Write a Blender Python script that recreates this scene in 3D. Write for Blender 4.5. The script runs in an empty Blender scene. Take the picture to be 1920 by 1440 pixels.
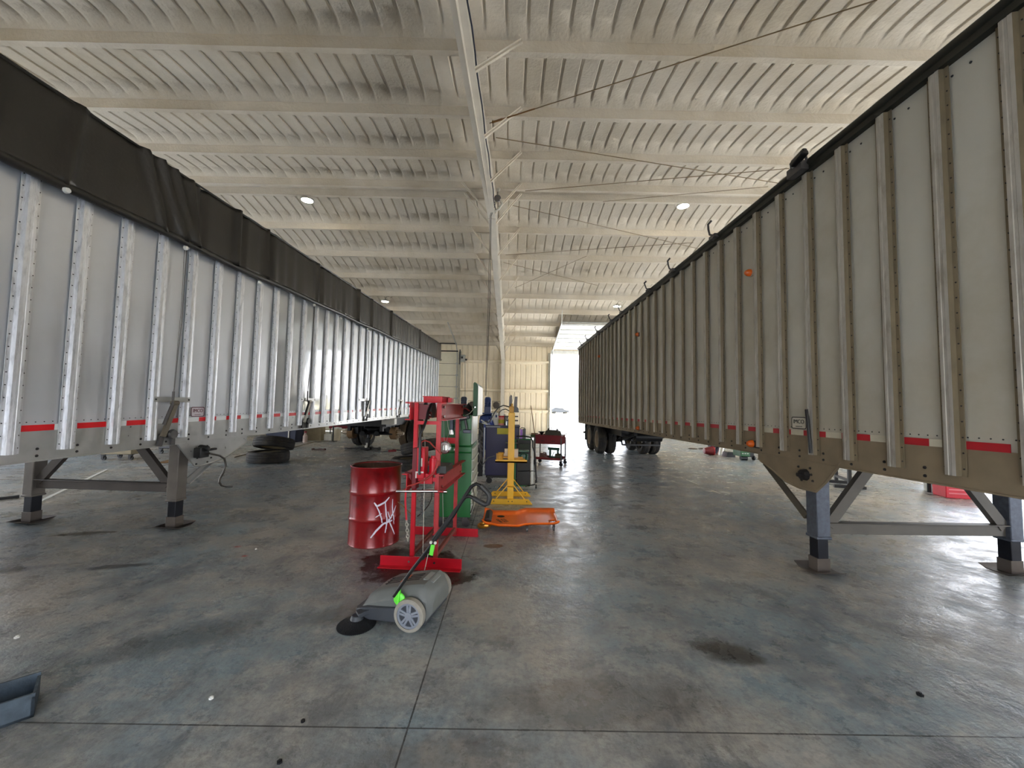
import bpy, bmesh, math, random
from mathutils import Vector, Matrix, Euler
random.seed(7)
PI = math.pi
scene = bpy.context.scene
COL = scene.collection
# ------------------------------------------------------------------ camera
FPX, PITCH, ROLL, YAW, EYE = 740.0, math.radians(3.25), math.radians(1.07), math.radians(-0.25), 1.6
CM = Matrix.Rotation(YAW, 3, 'Z') @ Matrix.Rotation(PI/2 + PITCH, 3, 'X') @ Matrix.Rotation(ROLL, 3, 'Z')
cd = bpy.data.cameras.new('camera'); cam = bpy.data.objects.new('camera', cd); COL.objects.link(cam)
cam.matrix_world = Matrix.Translation((0, 0, EYE)) @ CM.to_4x4()
cd.sensor_width = 36.0; cd.lens = FPX/1920*36.0; cd.clip_start = 0.05; cd.clip_end = 2000
scene.camera = cam
def ray(px, py): return CM @ Vector(((px-960)/FPX, -(py-720)/FPX, -1.0))
def fl(px, py, z=0.0):
    d = ray(px, py); t = (z-EYE)/d.z; return (d.x*t, d.y*t)
def atY(px, py, Y):
    d = ray(px, py); t = Y/d.y; return Vector((d.x*t, Y, EYE+d.z*t))
def atX(px, py, X):
    d = ray(px, py); t = X/d.x; return Vector((X, d.y*t, EYE+d.z*t))
# ------------------------------------------------------------------ materials
def lin(c):
    c = c/255.0
    return c/12.92 if c <= 0.04045 else ((c+0.055)/1.055)**2.4
def rgb(t): return (lin(t[0]), lin(t[1]), lin(t[2]), 1.0)
MATS = {}
def mat(name, col, rough=0.5, metal=0.0, var=0.12, scale=6.0, bump=0.0, bscale=60.0, col2=None, cscale=3.0, cthr=(0.45, 0.65), emit=0.0, stretch=(1,1,1), spec=0.5, rvar=0.0, coat=0.0, trans=0.0):
    if name in MATS: return MATS[name]
    m = bpy.data.materials.new(name); m.use_nodes = True
    nt = m.node_tree; N = nt.nodes; L = nt.links
    b = N['Principled BSDF']
    b.inputs['Roughness'].default_value = rough; b.inputs['Metallic'].default_value = metal
    b.inputs['Specular IOR Level'].default_value = spec
    b.inputs['Coat Weight'].default_value = coat
    if trans: b.inputs['Transmission Weight'].default_value = trans
    tc = N.new('ShaderNodeTexCoord'); mp = N.new('ShaderNodeMapping'); mp.inputs['Scale'].default_value = stretch
    L.new(tc.outputs['Object'], mp.inputs['Vector'])
    c = rgb(col)
    n = N.new('ShaderNodeTexNoise'); n.inputs['Scale'].default_value = scale; n.inputs['Detail'].default_value = 5
    L.new(mp.outputs[0], n.inputs['Vector'])
    mr = N.new('ShaderNodeMapRange'); mr.inputs['From Min'].default_value = 0.3; mr.inputs['From Max'].default_value = 0.7
    mr.inputs['To Min'].default_value = 1-var; mr.inputs['To Max'].default_value = 1+var
    L.new(n.outputs['Fac'], mr.inputs['Value'])
    src = None
    if col2 is not None:
        n2 = N.new('ShaderNodeTexNoise'); n2.inputs['Scale'].default_value = cscale; n2.inputs['Detail'].default_value = 6; n2.inputs['Roughness'].default_value = 0.65
        L.new(mp.outputs[0], n2.inputs['Vector'])
        r2 = N.new('ShaderNodeMapRange'); r2.inputs['From Min'].default_value = cthr[0]; r2.inputs['From Max'].default_value = cthr[1]
        L.new(n2.outputs['Fac'], r2.inputs['Value'])
        mx = N.new('ShaderNodeMix'); mx.data_type = 'RGBA'; mx.inputs['A'].default_value = c; mx.inputs['B'].default_value = rgb(col2)
        L.new(r2.outputs[0], mx.inputs['Factor']); src = mx.outputs['Result']
    vm = N.new('ShaderNodeVectorMath'); vm.operation = 'SCALE'
    if src is not None: L.new(src, vm.inputs[0])
    else: vm.inputs[0].default_value = c[:3]
    L.new(mr.outputs[0], vm.inputs['Scale']); L.new(vm.outputs[0], b.inputs['Base Color'])
    if rvar:
        rr = N.new('ShaderNodeMapRange'); rr.inputs['From Min'].default_value = 0.3; rr.inputs['From Max'].default_value = 0.7
        rr.inputs['To Min'].default_value = max(0.02, rough-rvar); rr.inputs['To Max'].default_value = rough+rvar
        L.new(n.outputs['Fac'], rr.inputs['Value']); L.new(rr.outputs[0], b.inputs['Roughness'])
    if bump:
        nb = N.new('ShaderNodeTexNoise'); nb.inputs['Scale'].default_value = bscale; nb.inputs['Detail'].default_value = 4
        L.new(mp.outputs[0], nb.inputs['Vector'])
        bp = N.new('ShaderNodeBump'); bp.inputs['Strength'].default_value = bump; bp.inputs['Distance'].default_value = 0.02
        L.new(nb.outputs['Fac'], bp.inputs['Height']); L.new(bp.outputs[0], b.inputs['Normal'])
    if emit:
        b.inputs['Emission Color'].default_value = c; b.inputs['Emission Strength'].default_value = emit
    MATS[name] = m; return m

M = dict(
 foam=mat('spray_foam', (206,195,177), 0.9, var=0.06, scale=1.3, bump=0.5, bscale=22, col2=(190,177,155), cscale=0.5),
 wallfoam=mat('wall_foam', (232,218,192), 0.9, var=0.06, scale=1.5, bump=0.35, bscale=22),
 steelw=mat('painted_rafter', (214,206,192), 0.6, var=0.06, scale=3),
 rod=mat('brace_rod', (120,100,70), 0.6, 0.3), rope=mat('dark_rope', (52,54,50), 0.8),
 alum=mat('aluminium_sheet', (200,203,209), 0.42, 0.55, var=0.05, scale=2.0, bump=0.05, bscale=8, rvar=0.08),
 alump=mat('bright_aluminium_sheet', (186,190,194), 0.10, 0.12, var=0.03, scale=1.2, bump=0.25, bscale=1.8, spec=0.7),
 alpost=mat('aluminium_post', (218,220,225), 0.36, 0.55, var=0.08, scale=40, col2=(180,182,188), cscale=30, cthr=(0.5,0.7), stretch=(1,1,0.25)),
 galv=mat('galvanized_rail', (176,176,174), 0.35, 0.6, var=0.07, scale=9, rvar=0.08),
 rivet=mat('dark_rivet', (52,50,50), 0.5, 0.5),
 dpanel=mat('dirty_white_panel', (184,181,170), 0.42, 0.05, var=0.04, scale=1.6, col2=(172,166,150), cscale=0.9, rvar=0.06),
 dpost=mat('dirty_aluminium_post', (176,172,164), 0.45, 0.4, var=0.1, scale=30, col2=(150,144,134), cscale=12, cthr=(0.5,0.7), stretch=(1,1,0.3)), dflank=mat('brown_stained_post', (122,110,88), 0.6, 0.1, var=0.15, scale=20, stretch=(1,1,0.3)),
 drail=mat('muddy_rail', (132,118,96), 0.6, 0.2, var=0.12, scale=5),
 tapered=mat('reflective_red', (214,14,28), 0.35, 0.0, var=0.06), tapedr=mat('dirty_reflective_red', (168,24,36), 0.4), tapedw=mat('dirty_reflective_white', (190,184,164), 0.45), tapew=mat('reflective_white', (226,230,232), 0.3, 0.0, var=0.04),
 tarp=mat('tarp_vinyl', (37,34,29), 0.42, 0.0, var=0.15, scale=3, bump=0.1, bscale=30),
 black=mat('black_steel', (22,22,24), 0.45, 0.2), rubber=mat('tire_rubber', (40,39,38), 0.8, var=0.2, scale=10, bump=0.2, bscale=80, col2=(70,64,56), cscale=4),
 dirtyr=mat('dusty_tire', (104,88,70), 0.9, var=0.15, scale=6), rim=mat('dusty_rim', (170,156,136), 0.5, 0.4, var=0.12),
 orim=mat('olive_rim', (122,110,82), 0.7, 0.2, var=0.15), gsteel=mat('grey_steel', (92,90,90), 0.5, 0.5, var=0.15, scale=14, rvar=0.1),
 bsteel=mat('bluish_steel', (98,104,116), 0.45, 0.6, var=0.18, scale=25), chrome=mat('chrome_steel', (205,205,205), 0.22, 1.0, var=0.05),
 ltsteel=mat('light_steel', (186,182,172), 0.45, 0.3, var=0.08),
 red=mat('red_paint', (198,16,38), 0.35, 0.05, var=0.08, scale=10), redlit=mat('lit_red_paint', (176,52,56), 0.4, 0.2, var=0.12, scale=14),  # second red is pinker: light on right-hand faces put into the colour
 drum=mat('drum_red_paint', (142,16,24), 0.28, 0.1, var=0.15, scale=5, col2=(104,16,18), cscale=4, cthr=(0.5,0.7), bump=0.08, bscale=10, coat=0.2),
 rust=mat('burnt_rust', (82,58,44), 0.9, var=0.3, scale=9), spray=mat('white_spray_paint', (225,220,236), 0.6, var=0.05),
 green=mat('green_enamel', (8,106,42), 0.38, 0.0, var=0.05, scale=3), gdark=mat('dark_green_enamel', (22,80,40), 0.35),
 greyp=mat('grey_drawer_paint', (170,176,164), 0.45, 0.1), greyl=mat('light_grey_panel', (205,207,200), 0.4, var=0.08, scale=5),
 navy=mat('navy_enamel', (13,7,70), 0.42, 0.0, var=0.05), blue=mat('blue_compressor_paint', (40,62,128), 0.35), bgrey=mat('blue_grey_paint', (56,66,86), 0.4),
 yellow=mat('yellow_paint', (250,192,36), 0.42, 0.0, var=0.06), ydirty=mat('dirty_yellow', (206,150,40), 0.5, var=0.15, scale=20),
 orange=mat('orange_plastic', (255,112,18), 0.35, 0.0, var=0.05, scale=6, col2=(206,70,12), cscale=16, cthr=(0.64,0.74)),
 blackp=mat('black_plastic', (20,20,21), 0.4), greyk=mat('grey_plastic', (104,108,106), 0.5, var=0.08, scale=10), dgreyk=mat('dark_grey_plastic', (60,64,70), 0.5, var=0.08),
 ltgrey=mat('wheel_rim_plastic', (128,134,144), 0.4), tread=mat('dusty_tread', (150,146,136), 0.7, var=0.1, scale=25),
 lime=mat('lime_plastic', (110,236,70), 0.4), white=mat('white_plastic', (232,232,226), 0.4), cream=mat('cream_door_skin', (214,206,182), 0.5, var=0.04),
 maroon=mat('maroon_paint', (112,22,30), 0.4, 0.1, var=0.1), khaki=mat('dark_khaki_case', (62,58,42), 0.6, var=0.15, scale=20),
 tan=mat('tan_box', (150,138,112), 0.7, var=0.1), brass=mat('brass', (206,150,62), 0.35, 0.8), amber=mat('amber_lens', (226,104,30), 0.25, trans=0.2),
 bristle=mat('brush_bristles', (14,15,20), 0.85, var=0.3, scale=40, bump=0.6, bscale=150), bristg=mat('green_bristle', (70,96,60), 0.8),
 purple=mat('purple_wrap', (150,90,200), 0.4), lamp=mat('lamp_diffuser', (255,244,220), 0.4, var=0.0, emit=14.0),
 transp=mat('clear_bottle', (214,222,226), 0.15, trans=0.5), wood=mat('weathered_wood', (140,112,80), 0.7, var=0.15, scale=12, stretch=(1,8,1)),
 gravel=mat('gravel_yard', (188,187,182), 0.95, var=0.1, scale=0.4, bump=0.3, bscale=10), field=mat('dry_field', (190,172,120), 1.0, var=0.2, scale=0.05),
 carp=mat('silver_car_paint', (58,62,70), 0.4, 0.3, var=0.03), glass=mat('dark_car_glass', (30,34,40), 0.08), screw=mat('pale_screw', (214,212,204), 0.4),
 dblue=mat('dark_blue_tarp', (26,32,52), 0.7, var=0.2), pad=mat('dark_vinyl', (44,44,44), 0.55, var=0.15, scale=20), stoneg=mat('grey_stone', (70,82,92), 0.8, var=0.3, scale=14, bump=0.4, bscale=30),
 ink=mat('black_print', (26,18,12), 0.6), badge=mat('maroon_print', (96,30,52), 0.5), badgebg=mat('badge_plate', (206,196,202), 0.4), kink=mat('badge_black_print', (24,20,22), 0.5),
 yellowd=mat('mustard_label', (188,176,40), 0.5), pink=mat('pale_label', (226,150,140), 0.5), dgreen=mat('teal_green_plastic', (20,74,56), 0.4),
)
# ------------------------------------------------------------------ mesh builder
class MB:
    def __init__(s): s.v = []; s.f = []; s.mi = []; s.cur = 0; s.T = None
    def add(s, vs, fs):
        o = len(s.v)
        for p in vs:
            p = Vector(p)
            if s.T is not None: p = s.T @ p
            s.v.append(p)
        for f in fs: s.f.append([i+o for i in f]); s.mi.append(s.cur)
        return s
    def m(s, i): s.cur = i; return s
    def bx(s, x0, x1, y0, y1, z0, z1):
        return s.add([(x0,y0,z0),(x1,y0,z0),(x1,y1,z0),(x0,y1,z0),(x0,y0,z1),(x1,y0,z1),(x1,y1,z1),(x0,y1,z1)],
                     [(0,3,2,1),(4,5,6,7),(0,1,5,4),(1,2,6,5),(2,3,7,6),(3,0,4,7)])
    def cb(s, c, d, R=None):
        x, y, z = d[0]/2, d[1]/2, d[2]/2
        P = [Vector(p) for p in [(-x,-y,-z),(x,-y,-z),(x,y,-z),(-x,y,-z),(-x,-y,z),(x,-y,z),(x,y,z),(-x,y,z)]]
        if R is not None: P = [R @ p for p in P]
        return s.add([p+Vector(c) for p in P], [(0,3,2,1),(4,5,6,7),(0,1,5,4),(1,2,6,5),(2,3,7,6),(3,0,4,7)])
    def bar(s, a, b, w, h, up=(0,0,1)):
        a, b = Vector(a), Vector(b); d = b-a; L = d.length; d.normalize(); u = Vector(up)
        if abs(d.dot(u)) > 0.98: u = Vector((0,1,0))
        x = d.cross(u).normalized(); u = x.cross(d)
        P = []
        for e in (a, b):
            for i, j in ((-1,-1),(1,-1),(1,1),(-1,1)): P.append(e + x*(w/2*i) + u*(h/2*j))
        return s.add(P, [(0,1,2,3),(7,6,5,4),(0,4,5,1),(1,5,6,2),(2,6,7,3),(3,7,4,0)])
    def hexy(s, x0, x1, y0, y1, zl, zh):
        return s.add([(x0,y0,zl(y0)),(x1,y0,zl(y0)),(x1,y1,zl(y1)),(x0,y1,zl(y1)),(x0,y0,zh(y0)),(x1,y0,zh(y0)),(x1,y1,zh(y1)),(x0,y1,zh(y1))],
                     [(0,3,2,1),(4,5,6,7),(0,1,5,4),(1,2,6,5),(2,3,7,6),(3,0,4,7)])
    def cyl(s, a, b, r, r2=None, n=14, cap=True):
        a, b = Vector(a), Vector(b); r2 = r if r2 is None else r2
        d = (b-a).normalized(); u = Vector((0,0,1)) if abs(d.z) < 0.9 else Vector((1,0,0))
        x = d.cross(u).normalized(); y = d.cross(x)
        P = []
        for e, q in ((a, r), (b, r2)):
            for i in range(n):
                t = 2*PI*i/n; P.append(e + x*(q*math.cos(t)) + y*(q*math.sin(t)))
        F = [(i, (i+1) % n, n+(i+1) % n, n+i) for i in range(n)]
        if cap: F += [tuple(range(n-1, -1, -1)), tuple(range(n, 2*n))]
        return s.add(P, F)
    def lathe(s, prof, c=(0,0,0), axis='z', n=24, R=None, closed=False, arc=1.0):
        P = []; k = len(prof)
        for i in range(n):
            t = 2*PI*i/n*arc
            for r, h in prof:
                p = Vector((r*math.cos(t), r*math.sin(t), h))
                if axis == 'x': p = Vector((p.z, p.x, p.y))
                elif axis == 'y': p = Vector((p.x, p.z, p.y))
                if R is not None: p = R @ p
                P.append(p+Vector(c))
        F = []
        for i in range(n):
            j = (i+1) % n
            for q in range(k if closed else k-1):
                w = (q+1) % k; F.append((i*k+q, j*k+q, j*k+w, i*k+w))
        if not closed:
            if prof[0][0] > 1e-6: F.append(tuple(i*k for i in range(n)))
            if prof[-1][0] > 1e-6: F.append(tuple(i*k+k-1 for i in range(n-1, -1, -1)))
        return s.add(P, F)
    def rev(s, prof, c=(0,0,0), axis='z', n=24, R=None):     # open shell, no caps
        k = len(prof); P = []
        for i in range(n):
            t = 2*PI*i/n
            for r, h in prof:
                p = Vector((r*math.cos(t), r*math.sin(t), h))
                if axis == 'x': p = Vector((p.z, p.x, p.y))
                elif axis == 'y': p = Vector((p.x, p.z, p.y))
                if R is not None: p = R @ p
                P.append(p+Vector(c))
        return s.add(P, [(i*k+q, ((i+1)%n)*k+q, ((i+1)%n)*k+q+1, i*k+q+1) for i in range(n) for q in range(k-1)])
    def tube(s, pts, r, n=8, closed=False, flat=1.0):
        pts = [Vector(p) for p in pts]; k = len(pts); P = []; prev = None
        for i, p in enumerate(pts):
            a = pts[(i-1) % k] if (closed or i > 0) else p; b = pts[(i+1) % k] if (closed or i < k-1) else p
            d = (b-a).normalized()
            if prev is None:
                u = Vector((0,0,1)) if abs(d.z) < 0.9 else Vector((1,0,0)); x = d.cross(u).normalized()
            else: x = (prev - d*prev.dot(d)).normalized()
            prev = x; y = d.cross(x)
            rr = r[i] if isinstance(r, (list, tuple)) else r
            for q in range(n):
                t = 2*PI*q/n; P.append(p + x*(rr*math.cos(t)) + y*(rr*flat*math.sin(t)))
        F = []
        for i in range(k if closed else k-1):
            j = (i+1) % k
            for q in range(n): w = (q+1) % n; F.append((i*n+q, j*n+q, j*n+w, i*n+w))
        if not closed: F += [tuple(range(n)), tuple(range((k-1)*n+n-1, (k-1)*n-1, -1))]
        return s.add(P, F)
    def prism(s, poly, axis, a, b):
        n = len(poly); P = []
        for e in (a, b):
            for u, v in poly:
                P.append((e,u,v) if axis == 'x' else ((u,e,v) if axis == 'y' else (u,v,e)))
        return s.add(P, [tuple(range(n-1,-1,-1)), tuple(range(n,2*n))] + [(i,(i+1)%n,n+(i+1)%n,n+i) for i in range(n)])
    def ball(s, c, r, n=10, sc=(1,1,1)):
        k = max(4, n//2); pr = [(math.sin(PI*i/k)*r, -math.cos(PI*i/k)*r) for i in range(k+1)]
        P = []
        for i in range(n):
            t = 2*PI*i/n
            for a, h in pr: P.append((c[0]+a*math.cos(t)*sc[0], c[1]+a*math.sin(t)*sc[1], c[2]+h*sc[2]))
        kk = k+1
        return s.add(P, [(i*kk+q, ((i+1)%n)*kk+q, ((i+1)%n)*kk+q+1, i*kk+q+1) for i in range(n) for q in range(k)])
    def build(s, name, mats, parent=None, smooth=True, bevel=0.0, label=None, ang=38, loc=None):
        me = bpy.data.meshes.new(name); me.from_pydata([tuple(p) for p in s.v], [], s.f)
        if not isinstance(mats, (list, tuple)): mats = [mats]
        for m in mats: me.materials.append(m)
        if len(mats) > 1: me.polygons.foreach_set('material_index', s.mi)
        bm = bmesh.new(); bm.from_mesh(me); bmesh.ops.remove_doubles(bm, verts=bm.verts, dist=1e-6)
        bmesh.ops.recalc_face_normals(bm, faces=bm.faces); bm.to_mesh(me); bm.free()
        if smooth:
            me.polygons.foreach_set('use_smooth', [True]*len(me.polygons)); me.set_sharp_from_angle(angle=math.radians(ang))
        o = bpy.data.objects.new(name, me); COL.objects.link(o)
        if parent is not None: o.parent = parent
        if loc is not None: o.location = loc
        if bevel:
            b = o.modifiers.new('bevel', 'BEVEL'); b.width = bevel; b.segments = 2; b.limit_method = 'ANGLE'; b.angle_limit = math.radians(40)
        if label: o['label'] = label
        return o
def tag(o, label, cat, group=None, kind=None):
    o['label'] = label; o['category'] = cat
    if group: o['group'] = group
    if kind: o['kind'] = kind
    return o
def thing(name, label, cat, loc=(0,0,0), rz=0.0, group=None):
    o = bpy.data.objects.new(name, None); COL.objects.link(o); o.empty_display_size = 0.1
    o.location = loc; o.rotation_euler = (0,0,rz); return tag(o, label, cat, group)
def struct(o, label=None):
    o['kind'] = 'structure'
    if label: o['label'] = label
    return o
def dup(root, loc, rz=0.0, label=None, group=None):
    r = root.copy(); COL.objects.link(r); r.location = loc; r.rotation_euler = (0,0,rz)
    if label: r['label'] = label
    if group: r['group'] = group
    for ch in list(root.children):
        c = ch.copy(); COL.objects.link(c); c.parent = r
        for g in list(ch.children):
            d = g.copy(); COL.objects.link(d); d.parent = c
    return r
def text_mb(txt, size, depth=0.002):
    cu = bpy.data.curves.new('lettering', 'FONT'); cu.body = txt; cu.size = size; cu.extrude = depth/2; cu.align_x = 'CENTER'; cu.align_y = 'CENTER'
    to = bpy.data.objects.new('lettering', cu); COL.objects.link(to)
    dg = bpy.context.evaluated_depsgraph_get(); me = bpy.data.meshes.new_from_object(to.evaluated_get(dg))
    vs = [v.co.copy() for v in me.vertices]; fs = [list(p.vertices) for p in me.polygons]
    bpy.data.objects.remove(to); bpy.data.meshes.remove(me); bpy.data.curves.remove(cu)
    return vs, fs
SKY, SUN, EXPO = 0.8, 5.0, 3.6
# ------------------------------------------------------------------ the floor
YW_, YN = 22.7, -3.0            # far and near wall
XL, XR = -17.0, 16.0            # side walls
def floor_material():
    m = bpy.data.materials.new('sealed_concrete'); m.use_nodes = True
    nt = m.node_tree; N = nt.nodes; L = nt.links; b = N['Principled BSDF']
    tc = N.new('ShaderNodeTexCoord')
    def noise(sc, det=5, rough=0.55, stretch=None, rot=0.0):
        n = N.new('ShaderNodeTexNoise'); n.inputs['Scale'].default_value = sc; n.inputs['Detail'].default_value = det; n.inputs['Roughness'].default_value = rough
        if stretch:
            mp = N.new('ShaderNodeMapping'); mp.inputs['Scale'].default_value = stretch; mp.inputs['Rotation'].default_value = (0,0,rot); L.new(tc.outputs['Object'], mp.inputs['Vector']); L.new(mp.outputs[0], n.inputs['Vector'])
        else: L.new(tc.outputs['Object'], n.inputs['Vector'])
        return n.outputs['Fac']
    def rng(v, a, c, lo=0.0, hi=1.0):
        r = N.new('ShaderNodeMapRange'); r.inputs['From Min'].default_value = a; r.inputs['From Max'].default_value = c; r.inputs['To Min'].default_value = lo; r.inputs['To Max'].default_value = hi
        L.new(v, r.inputs['Value']); return r.outputs[0]
    def mix(f, A, B):
        x = N.new('ShaderNodeMix'); x.data_type = 'RGBA'
        if isinstance(A, tuple): x.inputs['A'].default_value = A
        else: L.new(A, x.inputs['A'])
        if isinstance(B, tuple): x.inputs['B'].default_value = B
        else: L.new(B, x.inputs['B'])
        L.new(f, x.inputs['Factor']); return x.outputs['Result']
    def mth(op, a, c=None):
        x = N.new('ShaderNodeMath'); x.operation = op
        for i, q in enumerate((a, c)):
            if q is None: continue
            if isinstance(q, (int, float)): x.inputs[i].default_value = q
            else: L.new(q, x.inputs[i])
        return x.outputs[0]
    base = mix(rng(noise(0.55, 7, 0.65), 0.42, 0.58), rgb((138,152,158)), rgb((172,166,156)))
    base = mix(rng(noise(1.7, 8, 0.7), 0.46, 0.62, 0, 0.8), base, rgb((112,115,119)))
    base = mix(rng(noise(5.0, 6, 0.7), 0.50, 0.68, 0, 0.7), base, rgb((186,182,174)))
    base = mix(rng(noise(26.0, 4, 0.7), 0.45, 0.75, 0, 0.5), base, rgb((86,86,86)))
    base = mix(rng(noise(2.2, 8, 0.75, (1.0,0.28,1), 0.15), 0.55, 0.68, 0, 0.75), base, rgb((80,81,84)))
    base = mix(rng(noise(3.1, 7, 0.75, (0.35,1.3,1), 0.5), 0.60, 0.76, 0, 0.5), base, rgb((178,170,156)))
    sp = N.new('ShaderNodeSeparateXYZ'); L.new(tc.outputs['Object'], sp.inputs[0]); X, Y = sp.outputs[0], sp.outputs[1]
    wob = noise(4.5, 6, 0.7)
    wet = None
    # stains: (x, y, rx, ry, rot, strength, colour, gloss)
    for (sx, sy, rx, ry, ro, st, colr, gl) in STAINS:
        dx = mth('SUBTRACT', X, sx); dy = mth('SUBTRACT', Y, sy); c, s = math.cos(ro), math.sin(ro)
        u = mth('DIVIDE', mth('ADD', mth('MULTIPLY', dx, c), mth('MULTIPLY', dy, s)), rx)
        v = mth('DIVIDE', mth('SUBTRACT', mth('MULTIPLY', dy, c), mth('MULTIPLY', dx, s)), ry)
        d = mth('SQRT', mth('ADD', mth('MULTIPLY', u, u), mth('MULTIPLY', v, v)))
        d = mth('ADD', d, mth('MULTIPLY', mth('SUBTRACT', wob, 0.5), 1.5 if gl < 0.9 else 1.1))
        f = rng(d, 1.0, 0.82 if gl > 0.5 else 0.55, 0, st)
        base = mix(f, base, rgb(colr))
        if gl > 0.9: wet = f if wet is None else mth('MAXIMUM', wet, f)
    # saw-cut joints
    jn = None
    for (src, p, w) in [(X,-0.475,0.0045),(X,4.08,0.0045),(X,-5.03,0.004),(X,8.63,0.004),(Y,2.05,0.0045),(Y,6.62,0.004),(Y,11.2,0.004),(Y,15.8,0.004),(Y,20.3,0.004)]:
        a = mth('LESS_THAN', mth('ABSOLUTE', mth('SUBTRACT', src, p)), w)
        jn = a if jn is None else mth('MAXIMUM', jn, a)
    base = mix(mth('MULTIPLY', jn, 0.8), base, rgb((48,46,44)))
    L.new(base, b.inputs['Base Color'])
    r = rng(noise(3.0, 8, 0.75), 0.38, 0.62, 0.16, 0.50)
    if wet is not None:
        x = N.new('ShaderNodeMix'); x.data_type = 'FLOAT'; L.new(wet, x.inputs[0]); L.new(r, x.inputs[2]); x.inputs[3].default_value = 0.16; r = x.outputs[0]
    L.new(r, b.inputs['Roughness']); b.inputs['Specular IOR Level'].default_value = 0.36
    bp = N.new('ShaderNodeBump'); bp.inputs['Strength'].default_value = 0.55; bp.inputs['Distance'].default_value = 0.012
    h = mth('ADD', mth('MULTIPLY', noise(6.0, 6, 0.65), 0.8), mth('MULTIPLY', noise(18.0, 6, 0.7), 0.6))
    L.new(h, bp.inputs['Height']); L.new(bp.outputs[0], b.inputs['Normal'])
    return m
STAINS = [(1.47,2.72,0.24,0.16,-0.3,0.85,(62,56,48),0.4), (-1.02,4.12,0.50,0.50,0.2,0.97,(34,24,17),0.6), (-0.66,3.72,0.42,0.20,0.3,0.95,(36,27,20),0.6), (-0.15,4.62,0.13,0.08,0.2,0.8,(84,64,46),1.0),
          (-5.03,4.8,0.36,0.07,0.28,0.9,(42,40,32),0.6), (-4.9,3.7,0.9,0.10,0.3,0.8,(40,40,42),0.4), (-3.7,3.9,0.3,0.07,0.3,0.7,(50,50,52),0.4), (-2.2,2.75,0.55,0.2,0.55,0.5,(60,64,64),0.4),
          (0.55,2.25,0.7,0.25,0.1,0.45,(96,84,76),0.3), (1.9,8.0,0.5,0.9,0.1,0.3,(110,98,84),0.3), (-2.97,4.46,0.05,0.03,0.1,0.8,(150,62,56),0.3), (-2.72,4.2,0.04,0.03,0.3,0.8,(160,62,58),0.3),
          (-4.6,13.6,0.9,0.4,0.0,0.6,(80,78,74),0.4), (2.9,3.0,0.35,0.12,-0.5,0.4,(84,82,82),0.3), (-0.3,1.9,0.5,0.14,0.1,0.4,(98,82,72),0.3), (5.2,4.9,0.9,0.22,-0.3,0.35,(108,98,84),0.3), (-1.25,3.1,0.3,0.2,0.2,0.4,(90,78,58),0.3)]
mb = MB(); mb.bx(XL, XR, YN, YW_+0.2, -0.15, 0.0)
struct(mb.build('floor', floor_material(), smooth=False), 'grey sealed concrete floor with saw-cut joints and oil stains')
mb = MB(); mb.bx(-300, 300, YW_+0.2, 90, -0.3, -0.03); mb.bx(-300, 300, -80, YN, -0.3, -0.03); mb.bx(-300, XL, YN, YW_+0.2, -0.3, -0.03); mb.bx(XR, 300, YN, YW_+0.2, -0.3, -0.03)
struct(mb.build('ground', M['gravel'], smooth=False), 'pale gravel yard outside the open overhead door')
mb = MB(); mb.bx(-400, 400, 90, 700, -0.3, 0.05)
struct(mb.build('field', M['field'], smooth=False), 'dry tan field beyond the yard')
# ------------------------------------------------------------------ roof
def pur_z(y):                    # underside of the purlins
    return 7.30-0.1*(10.1-y) if y <= 10.1 else (7.30 if y < 10.6 else 7.30-0.184*(y-10.6))
PUR = [10.1-1.5*i for i in range(9)][::-1] + [10.6+1.5*i for i in range(9)]
PD = 0.27
X0, X1 = -12.0, 12.5
xs = []; x = X0
while x < X1:
    for dx, dz in ((0.0,0.0),(0.225,0.0),(0.243,0.024),(0.272,0.024),(0.29,0.0)): xs.append((x+dx, dz))
    x += 0.305
ys = sorted(set([YN+0.0] + [round(YN+0.1*i, 3) for i in range(int((YW_-YN)/0.1)+1)] + [p+d for p in PUR for d in (-0.05,-0.02,0.02,0.05) if YN < p+d < YW_] + [YW_]))
mb = MB(); P = []; F = []
for y in ys:
    dmin = min((abs(y-p) for p in PUR)); sag = 0.10*math.exp(-(dmin/0.12)**2); k = 1-math.exp(-(dmin/0.22)**2)
    zz = pur_z(y)+PD
    for (x, dz) in xs:
        P.append((x, y, zz - sag + dz*k + 0.008*math.sin(x*2.1+y*3.7)*math.sin(x*0.9-y*1.3)))
nx = len(xs)
for j in range(len(ys)-1):
    for i in range(nx-1): F.append((j*nx+i, j*nx+i+1, (j+1)*nx+i+1, (j+1)*nx+i))
mb.add(P, F)
for (a, c) in ((XL, X0), (X1, XR)):
    for (ya, yb) in ((YN, 10.1), (10.1, 10.6), (10.6, YW_)):
        mb.add([(a,ya,pur_z(ya)+PD),(c,ya,pur_z(ya)+PD),(c,yb,pur_z(yb)+PD),(a,yb,pur_z(yb)+PD)], [(0,1,2,3)])
ceil_ = mb.build('ceiling', M['foam'], smooth=True, ang=50); struct(ceil_, 'ribbed roof deck sprayed with cream foam')
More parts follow.
